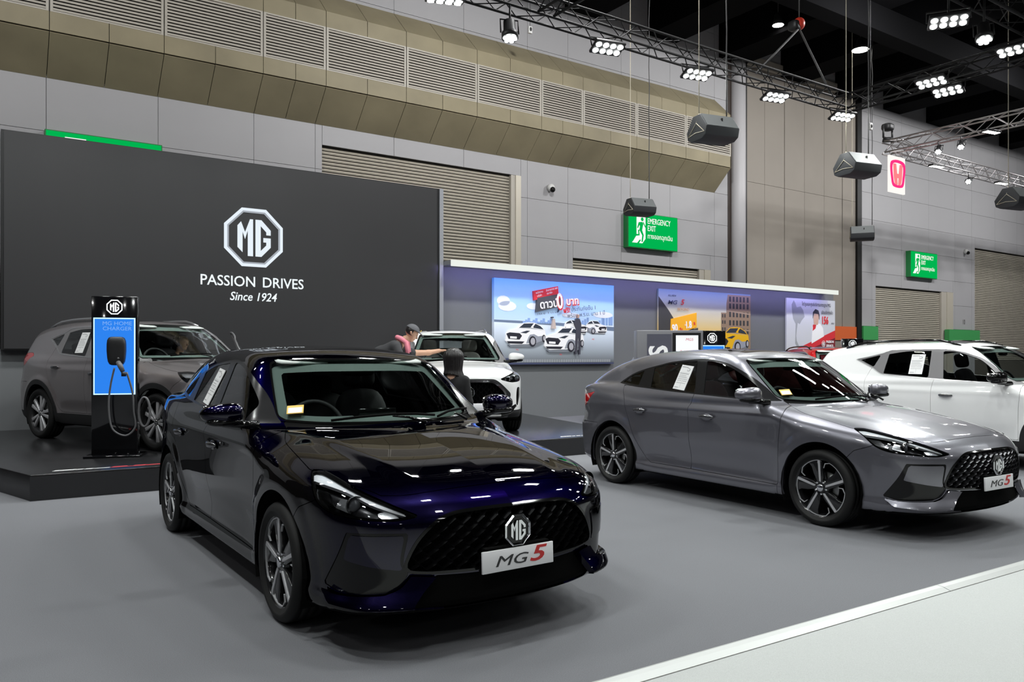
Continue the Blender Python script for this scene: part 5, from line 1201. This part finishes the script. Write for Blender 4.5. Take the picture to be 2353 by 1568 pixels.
for i, (u, v, arm) in enumerate(((2163,325,'A'),(2215,311,'A'),(2213,382,'B'),(2318,393,'B'))):
    q = on_arm(u, v, arm, .33); s_ = spot_can(q, px(u-60, v+300, 20), ['small spotlight clipped to the forward silver truss, left','small spotlight clipped to the forward silver truss, right','spotlight angled on the right-running silver truss','spotlight angled at the far end of the silver truss'][i], .09, .26, 0)
    hanger(s_, ct.z + .02)
# ---------------------------------------------------------------- the cars on show
sedan, f_sedan = make_sedan(); suv, f_suv = make_suv()
def pm(p, **k): return dict(paint=MATS[p], paint_dark=MATS[p], **{a: MATS[b] for a, b in k.items()})
black = sedan.place('sedan_car', (2.2235,5.5376,0), math.radians(-89.7), pm('paint_navy'), 'black-blue fastback sedan nearest the camera, nose towards the viewer')
grey = sedan.place('sedan_car', (6.775,5.312,0), math.radians(-92), pm('paint_grey', seat_fabric='seat_red'), 'metallic grey fastback sedan parked in the middle right, seen from its side')
SM = dict(rail='gloss_black', mirror_paint='gloss_black', seat='seat_fabric')
w1 = suv.place('suv_car', (11.58,5.41,0), math.radians(-90), pm('paint_white', **SM), 'white SUV with black mirrors at the right edge behind the grey sedan')
w2 = suv.place('suv_car', (6.9,11.9,.255), math.radians(-114), pm('paint_white', rail='silver_rail', mirror_paint='paint_white', seat='seat_light'), 'white SUV facing the viewer on the stage under the poster wall')
w3 = suv.place('suv_car', (2.22,12.13,.255), math.radians(-67.8), pm('paint_taupe', rail='silver_rail', mirror_paint='paint_taupe', seat='seat_fabric'), 'brownish grey SUV on the stage behind the charger totem'); w3.scale = (1.03,1.03,1.03)
w4 = suv.place('suv_car', (15.6,10.2,0), math.radians(-125), pm('paint_red', rail='gloss_black', mirror_paint='gloss_black', seat='seat_fabric'), 'red SUV far behind the grey sedan, mostly hidden')
w5 = suv.place('suv_car', (12.3,11.2,0), math.radians(-112), pm('paint_taupe', rail='silver_rail', mirror_paint='paint_taupe', seat='seat_fabric'), 'grey SUV hidden behind the roof of the grey sedan, only roof showing')
# sheets stuck to the glass
def sheet(root, f, axis, a, b, w, h, tilt, key, name, lines=True):
    """paper lying on the outside of a window; axis 'side': (x, z) on the right flank, 'front': (y, z)"""
    if axis == 'side':
        ys = np.linspace(-1.1, 0, 400); v = f(np.full(400, a), ys, np.full(400, b)); p = np.array([a, ys[np.argmax(v < 0)], b])
    else: p = np.array([float(ray_surface(f, np.array([a]), np.array([b]), 2.5, -.5, 400)[0]), a, b])
    n = grad(f, p[None])[0]; n = Vector(n).normalized(); up = Vector((0,0,1)); up = (up - n*up.dot(n)).normalized(); rt = up.cross(n)
    R = Matrix((rt, up, n)).transposed() @ Matrix.Rotation(tilt, 3, 'Z')
    s = MB().box((-w/2,-h/2,-.002),(w/2,h/2,.0025)).build(name, MATS[key], root, Vector(p) + n*.004, R.to_euler())
    if lines:
        t = MB(); g = .003
        for (x0,x1,y0,y1) in ((-.42,.10,.40,.44),(-.42,.35,.14,.17),(-.42,.2,.07,.09),(-.42,.3,.01,.03),(-.42,-.02,-.06,-.08),(-.42,-.05,-.13,-.15),(.04,.42,-.06,-.08),(.04,.40,-.13,-.15),(-.42,.0,-.22,-.24),(.04,.36,-.22,-.24),(-.42,-.1,-.40,-.43),(.0,.012,-.44,-.04),(-.44,.44,.19,.197),(-.44,.44,-.02,-.013)):
            t.box((x0*w, min(y0,y1)*h, .0025), (x1*w, max(y0,y1)*h, .0032))
        t.build('printed_lines', mat('print_lines', (.42,.42,.43), .6), s)
        c = MB(); c.box((.10*w,.27*h,.0025),(.28*w,.40*h,.0035)); c.box((.28*w,.29*h,.0025),(.33*w,.37*h,.0035)); c.build('printed_pump', MATS['print_lines'], s); MB().box((.125*w,.30*h,.0025),(.255*w,.37*h,.004)).build('printed_pump', MATS['sheet_white'], s)
    else:
        MB().box((-w*.42,-h*.42,.0025),(w*.42,h*.22,.0032)).build('printed_field', MATS['sheet_white'], s)
    return s
for r_ in (grey, black):
    sheet(r_, f_sedan, 'side', -.34, 1.20, .17, .27, math.radians(-6), 'sheet_white', 'price_sheet'); sheet(r_, f_sedan, 'front', -.565, 1.085, .10, .075, math.radians(6), 'sheet_yellow', 'permit_card', False)
sheet(w1, f_suv, 'side', -.44, 1.31, .19, .29, 0., 'sheet_white', 'price_sheet'); sheet(w3, f_suv, 'side', -.44, 1.31, .19, .29, 0., 'sheet_white', 'price_sheet')
# far-side front door of the SUV on the stage stands open
fr_ = spline(S_SUV['glass'][2][1]); yy = [float(np.linspace(1.1,0,300)[np.argmax(f_suv(np.full(300,a), np.linspace(1.1,0,300), np.full(300,b)) < 0)]) for a, b in fr_]
MB().tube([(a, y, b) for (a, b), y in zip(fr_, yy)], .014, 6, closed=True).build('front_door_frame', MATS['silver_rail'], w3)
hinge = Matrix.Translation((.88,.90,0)) @ Matrix.Rotation(math.radians(-30), 4, 'Z') @ Matrix.Translation((-.88,-.90,0))
for o in list(w3.children):
    n_ = o.name.split('.')[0]
    if n_ in ('front_door','front_window','front_door_frame') and o.data.vertices[0].co.y > 0: o.matrix_local = hinge @ o.matrix_local
# ---------------------------------------------------------------- people: one continuous surface grown from tapered limbs
mat('skin', (.52,.30,.20), .5); mat('hair_black', (.010,.008,.008), .38); mat('tee_grey', (.035,.035,.038), .85); mat('jeans', (.05,.06,.09), .85); mat('cloth_black', (.010,.010,.011), .85); mat('cap_grey', (.09,.09,.10), .8); mat('towel_pink', (.70,.22,.28), .9); mat('cap_logo', (.75,.55,.05), .6); mat('shoe_dark', (.02,.02,.02), .6); mat('mask_white', (.6,.63,.68), .8); mat('eye_dark', (.01,.01,.01), .3)
def capsule(x, y, z, a, ra, b, rb):
    a = np.array(a, float); b = np.array(b, float); d = b - a; L = (d*d).sum() + 1e-12
    t = np.clip(((x-a[0])*d[0] + (y-a[1])*d[1] + (z-a[2])*d[2]) / L, 0, 1)
    return np.sqrt((x-a[0]-t*d[0])**2 + (y-a[1]-t*d[1])**2 + (z-a[2]-t*d[2])**2) - (ra + (rb-ra)*t)
def grow_body(name, prims, mats, h, root):
    def dist(x, y, z):
        out = None
        for (a, ra, b, rb, m, k) in prims:
            c = capsule(x, y, z, a, ra, b, rb); out = c if out is None else smin(out, c, k)
        return out
    P = np.array([p[0] for p in prims] + [p[2] for p in prims]); lo = P.min(0) - .22; hi = P.max(0) + .22
    M = polygonise(dist, lo, hi, h)
    D = np.stack([capsule(*M.V.T, p[0], p[1], p[2], p[3]) for p in prims]); lab = np.array([mats.index(p[4]) for p in prims])[D.argmin(0)]
    me = meshof(name, M)
    for m in mats: me.materials.append(MATS[m])
    me.polygons.foreach_set('material_index', np.median(lab[M.T], axis=1).astype(np.int32)); return link(name, me, root)
def head_prims(c, f, u, skin='skin'):
    c, f, u = Vector(c), Vector(f).normalized(), Vector(u).normalized(); s = f.cross(u).normalized(); u = s.cross(f)
    P = lambda a, b, d: tuple(c + f*a + s*b + u*d)
    L = [(P(-.018,0,.035),.082,P(.012,0,.030),.078,skin,.03), (P(.035,0,-.02),.058,P(.048,0,-.075),.036,skin,.03), (P(.088,0,.012),.010,P(.104,0,-.018),.015,skin,.012), (P(.080,-.025,.028),.014,P(.080,.025,.028),.014,skin,.02),
         (P(.080,-.016,-.050),.010,P(.080,.016,-.050),.010,skin,.015), (P(.0,.078,.0),.014,P(-.012,.086,.018),.018,skin,.012), (P(.0,-.078,.0),.014,P(-.012,-.086,.018),.018,skin,.012)]
    return L, P
def hand_prims(w, d, n, side, skin='skin', curl=.35):
    """palm from wrist w along d, palm normal n (down); five unequal, bent fingers"""
    w, d, n = Vector(w), Vector(d).normalized(), Vector(n).normalized(); s = d.cross(n).normalized()*side; n = s.cross(d)*side; out = []
    Q = lambda a, b, c: w + d*a + s*b + n*c
    for b in (-.026,-.009,.009,.026): out.append((tuple(Q(.01,b*.7,0)),.014,tuple(Q(.085,b,0)),.012,skin,.014))
    for b, L in ((-.030,.062),(-.010,.078),(.010,.085),(.030,.075)):
        p1 = Q(.085,b,0); p2 = p1 + (d*math.cos(curl*.6) + n*math.sin(curl*.6))*L*.5; p3 = p2 + (d*math.cos(curl*1.6) + n*math.sin(curl*1.6))*L*.5
        out += [(tuple(p1),.0095,tuple(p2),.0085,skin,.006), (tuple(p2),.0085,tuple(p3),.0070,skin,.006)]
    t0 = Q(.02,.028,.0); t1 = Q(.05,.060,.012); t2 = Q(.085,.070,.020); out += [(tuple(t0),.014,tuple(t1),.011,skin,.008), (tuple(t1),.011,tuple(t2),.009,skin,.006)]
    return out
def limb(pts, rs, ms, k=.02): return [(pts[i], rs[i], pts[i+1], rs[i+1], ms[i], k) for i in range(len(pts)-1)]
def person(name, loc, rz, label, prims, mats, h=.015):
    e = empty(name, loc, rz, label, 'person'); return e, grow_body('body', prims, mats, h, e)
# man in cap, bending over the white SUV on the stage
hp_, HP = head_prims((.64,0,1.43), (.80,.12,-.45), (.40,0,.92))
pr = hp_ + [((.56,0,1.35),.055,(.47,0,1.27),.062,'skin',.03)]
pr += [((.0,-.09,.93),.105,(.0,.09,.93),.105,'jeans',.05), ((.02,0,.97),.125,(.22,0,1.12),.135,'tee_grey',.05), ((.20,-.06,1.11),.12,(.40,-.11,1.22),.105,'tee_grey',.05), ((.20,.06,1.11),.12,(.40,.11,1.22),.105,'tee_grey',.05), ((.43,-.16,1.235),.075,(.43,.16,1.235),.075,'tee_grey',.05)]
pr += limb([(.44,.19,1.235),(.60,.28,1.16),(.66,.31,1.15),(.86,.40,1.155),(1.02,.46,1.185)], [.070,.062,.046,.040,.030], ['tee_grey','tee_grey','skin','skin'], .025) + hand_prims((1.02,.46,1.185), (.93,.32,.08), (0,0,-1), 1, curl=.25)
pr += limb([(.44,-.19,1.235),(.52,-.25,1.07),(.54,-.26,1.03),(.60,-.27,.86),(.70,-.24,.80)], [.070,.060,.046,.040,.030], ['tee_grey','tee_grey','skin','skin'], .025) + hand_prims((.70,-.24,.80), (.9,.1,-.2), (0,0,-1), -1)
for s in (-1,1): pr += limb([(0,s*.10,.90),(.06,s*.12,.50),(-.03,s*.13,.10)], [.095,.066,.046], ['jeans','jeans'], .03) + [((-.05,s*.13,.045),.042,(.16,s*.15,.035),.034,'shoe_dark',.02)]
man, _b = person('person', (5.05,11.30,.255), math.radians(-32.5), 'person in grey cap with pink towel bending over the white SUV', pr, ['skin','jeans','tee_grey','shoe_dark'], .014); man.scale = (1.06,)*3
def shell(f, lo, hi, h, name, m, root): return link(name, meshof(name, polygonise(f, lo, hi, h), MATS[m]), root)
hc = np.array(HP(-.005,0,.045)); hf = Vector((.80,.12,-.45)).normalized(); hu = Vector((.40,0,.92)); hs = hf.cross(hu).normalized(); hu = hs.cross(hf)
def hloc(x, y, z, c, f, s, u):
    d = (x-c[0], y-c[1], z-c[2]); return tuple(d[0]*v[0] + d[1]*v[1] + d[2]*v[2] for v in (f, s, u))
def cap_f(x, y, z):
    a, b, c = hloc(x, y, z, hc, hf, hs, hu); crown = np.maximum(np.sqrt(a*a/1.12 + b*b + (c*1.05)**2) - .103, .018 - c)
    brim = np.maximum(np.sqrt(((a-.085)/1.25)**2 + b*b) - .082, np.abs(c - .028 + .5*np.maximum(a-.08,0)**1.3) - .006)
    return smin(crown, np.maximum(brim, .05 - a), .012)
cp = shell(cap_f, hc-.17, hc+np.array([.26,.17,.17]), .009, 'cap', 'cap_grey', man)
b_ = superbox((0,0,0), (.008,.05,.035), 4, 8); b_.build('cap_logo', MATS['cap_logo'], cp, Vector(HP(.107,0,.095)), hf.to_track_quat('X','Z').to_euler())
tw = MB(); tw.tube([(.60,.115,1.16),(.58,.10,1.30),(.50,.075,1.355),(.44,0,1.375),(.50,-.075,1.355),(.58,-.10,1.30),(.60,-.115,1.12)], [.030,.036,.036,.036,.036,.036,.030], 10); tw.build('towel', MATS['towel_pink'], man)
for s in (-1,1): MB().ball(HP(.082,s*.032,.012), .011, 10, 8).build('eye', MATS['eye_dark'], man)
def hair_short(x, y, z):
    a, b, c = hloc(x, y, z, hc, hf, hs, hu); return np.maximum(np.sqrt(a*a/1.05 + b*b + c*c) - .096, np.maximum(a - .02, -.07 - c))
shell(hair_short, hc-.14, hc+.14, .010, 'hair', 'hair_black', man)
# woman with bobbed black hair, seen from behind
def standing(H, top, low, arm_out=.0, face=(1,0,-.1)):
    k = H/1.60; S = lambda p: tuple(q*k for q in p)
    hp2, HP2 = head_prims(S((.02,0,1.49)), face, (0,0,1)); L = hp2 + [(S((.0,0,1.40)),.048,S((-.01,0,1.30)),.055,'skin',.03)]
    L += [(S((-.01,-.07,.86)),.115*k,S((-.01,.07,.86)),.115*k,low,.05), (S((-.01,-.04,.98)),.105*k,S((-.01,.04,.98)),.105*k,top,.05), (S((0,-.06,1.06)),.10*k,S((-.01,-.09,1.20)),.095*k,top,.05), (S((0,.06,1.06)),.10*k,S((-.01,.09,1.20)),.095*k,top,.05), (S((-.01,-.13,1.265)),.055*k,S((-.01,.13,1.265)),.055*k,top,.05)]
    for s in (-1,1):
        L += limb([S((-.01,s*.155,1.255)), S((-.02,s*(.21+arm_out),1.00)), S((.06,s*(.21+arm_out),.80))], [.054*k,.044*k,.028*k], [top,top], .02) + hand_prims(S((.06,s*(.21+arm_out),.80)), (.3,0,-1), (.3,-s*1.,0), s)
        L += limb([S((0,s*.085,.84)), S((.01,s*.09,.45)), S((-.02,s*.09,.09))], [.088*k,.056*k,.038*k], [low,low], .03) + [(S((-.03,s*.09,.035)),.034,S((.14,s*.10,.028)),.027,'shoe_dark',.02)]
    return L, HP2
pw, HW = standing(1.47, 'cloth_black', 'cloth_black', 0., (1,-.6,-.12))
wp = px(1042, 900, 8.7); woman, _b = person('person', (wp.x, wp.y, 0), math.radians(38), 'person with bobbed black hair and black clothes, seen from behind beside the white SUV', pw, ['skin','cloth_black','shoe_dark'], .015)
def bob(c, f, r=1.):
    c = np.array(c); f = Vector(f).normalized(); u = Vector((0,0,1)); s = f.cross(u).normalized()
    def fn(x, y, z):
        a, b, d = hloc(x, y, z, c, f, s, u); w = np.arctan2(b, a); R_ = sp(d, [-.24,-.20,-.13,-.06,0,.03], [.118,.112,.098,.104,.110,.110]) * (1 + .012*np.sin(23*w) + .008*np.sin(41*w + 1))
        cap_ = np.where(d > 0, np.sqrt((a/1.08)**2 + b*b + d*d), np.sqrt((a/1.08)**2 + b*b)) - R_
        face = np.maximum(np.maximum(a*-1 + .045, np.abs(b) - .062), d - .035)
        return np.maximum(np.maximum(cap_, -.205*r - .25*a - d), -face)
    return fn
cw_ = HW(-.012,0,.035); shell(bob(cw_, (1,-.6,0)), np.array(cw_)-.27, np.array(cw_)+.16, .011, 'hair', 'hair_black', woman)
# person sitting in the grey SUV on the stage
def seated():
    hp3, HP3 = head_prims((.02,0,.70), (1,.3,-.1), (0,0,1)); L = hp3 + [((-.02,0,.61),.05,(-.04,0,.52),.058,'skin',.03)]
    L += [((0,-.08,.10),.12,(0,.08,.10),.12,'jeans',.05), ((-.04,-.05,.22),.125,(-.06,-.09,.42),.105,'cloth_black',.05), ((-.04,.05,.22),.125,(-.06,.09,.42),.105,'cloth_black',.05), ((-.05,-.15,.475),.062,(-.05,.15,.475),.062,'cloth_black',.05)]
    for s in (-1,1):
        L += limb([(-.05,s*.17,.47),(.02,s*.23,.26),(.20,s*.17,.22)], [.058,.048,.030], ['cloth_black','cloth_black'], .02) + hand_prims((.20,s*.17,.22), (1,-s*.2,-.1), (0,0,-1), s)
        L += limb([(.02,s*.10,.10),(.40,s*.12,.12),(.46,s*.12,-.28)], [.085,.062,.042], ['jeans','jeans'], .03) + [((.44,s*.12,-.33),.04,(.60,s*.13,-.335),.03,'shoe_dark',.02)]
    return L, HP3
ps_, HS_ = seated(); m3 = Matrix.Translation((2.22,12.13,.255)) @ Matrix.Rotation(math.radians(-67.8), 4, 'Z')
sp3 = m3 @ Vector((.0,.37,.665)); rider, _b = person('person', sp3, math.radians(-67.8), 'person in black seated behind the windshield of the brownish grey SUV', ps_, ['skin','jeans','cloth_black','shoe_dark'], .016)
ch_ = HS_(-.01,0,.04)
def hair3(x, y, z):
    a, b, c = hloc(x, y, z, np.array(ch_), Vector((1,.3,0)).normalized(), Vector((.3,-1,0)).normalized(), Vector((0,0,1))); return np.maximum(np.sqrt(a*a/1.06 + b*b + c*c) - .098, np.maximum(np.minimum(a - .03, .045 - c + a*.2), -.09 - c))
shell(hair3, np.array(ch_)-.14, np.array(ch_)+.14, .010, 'hair', 'hair_black', rider)
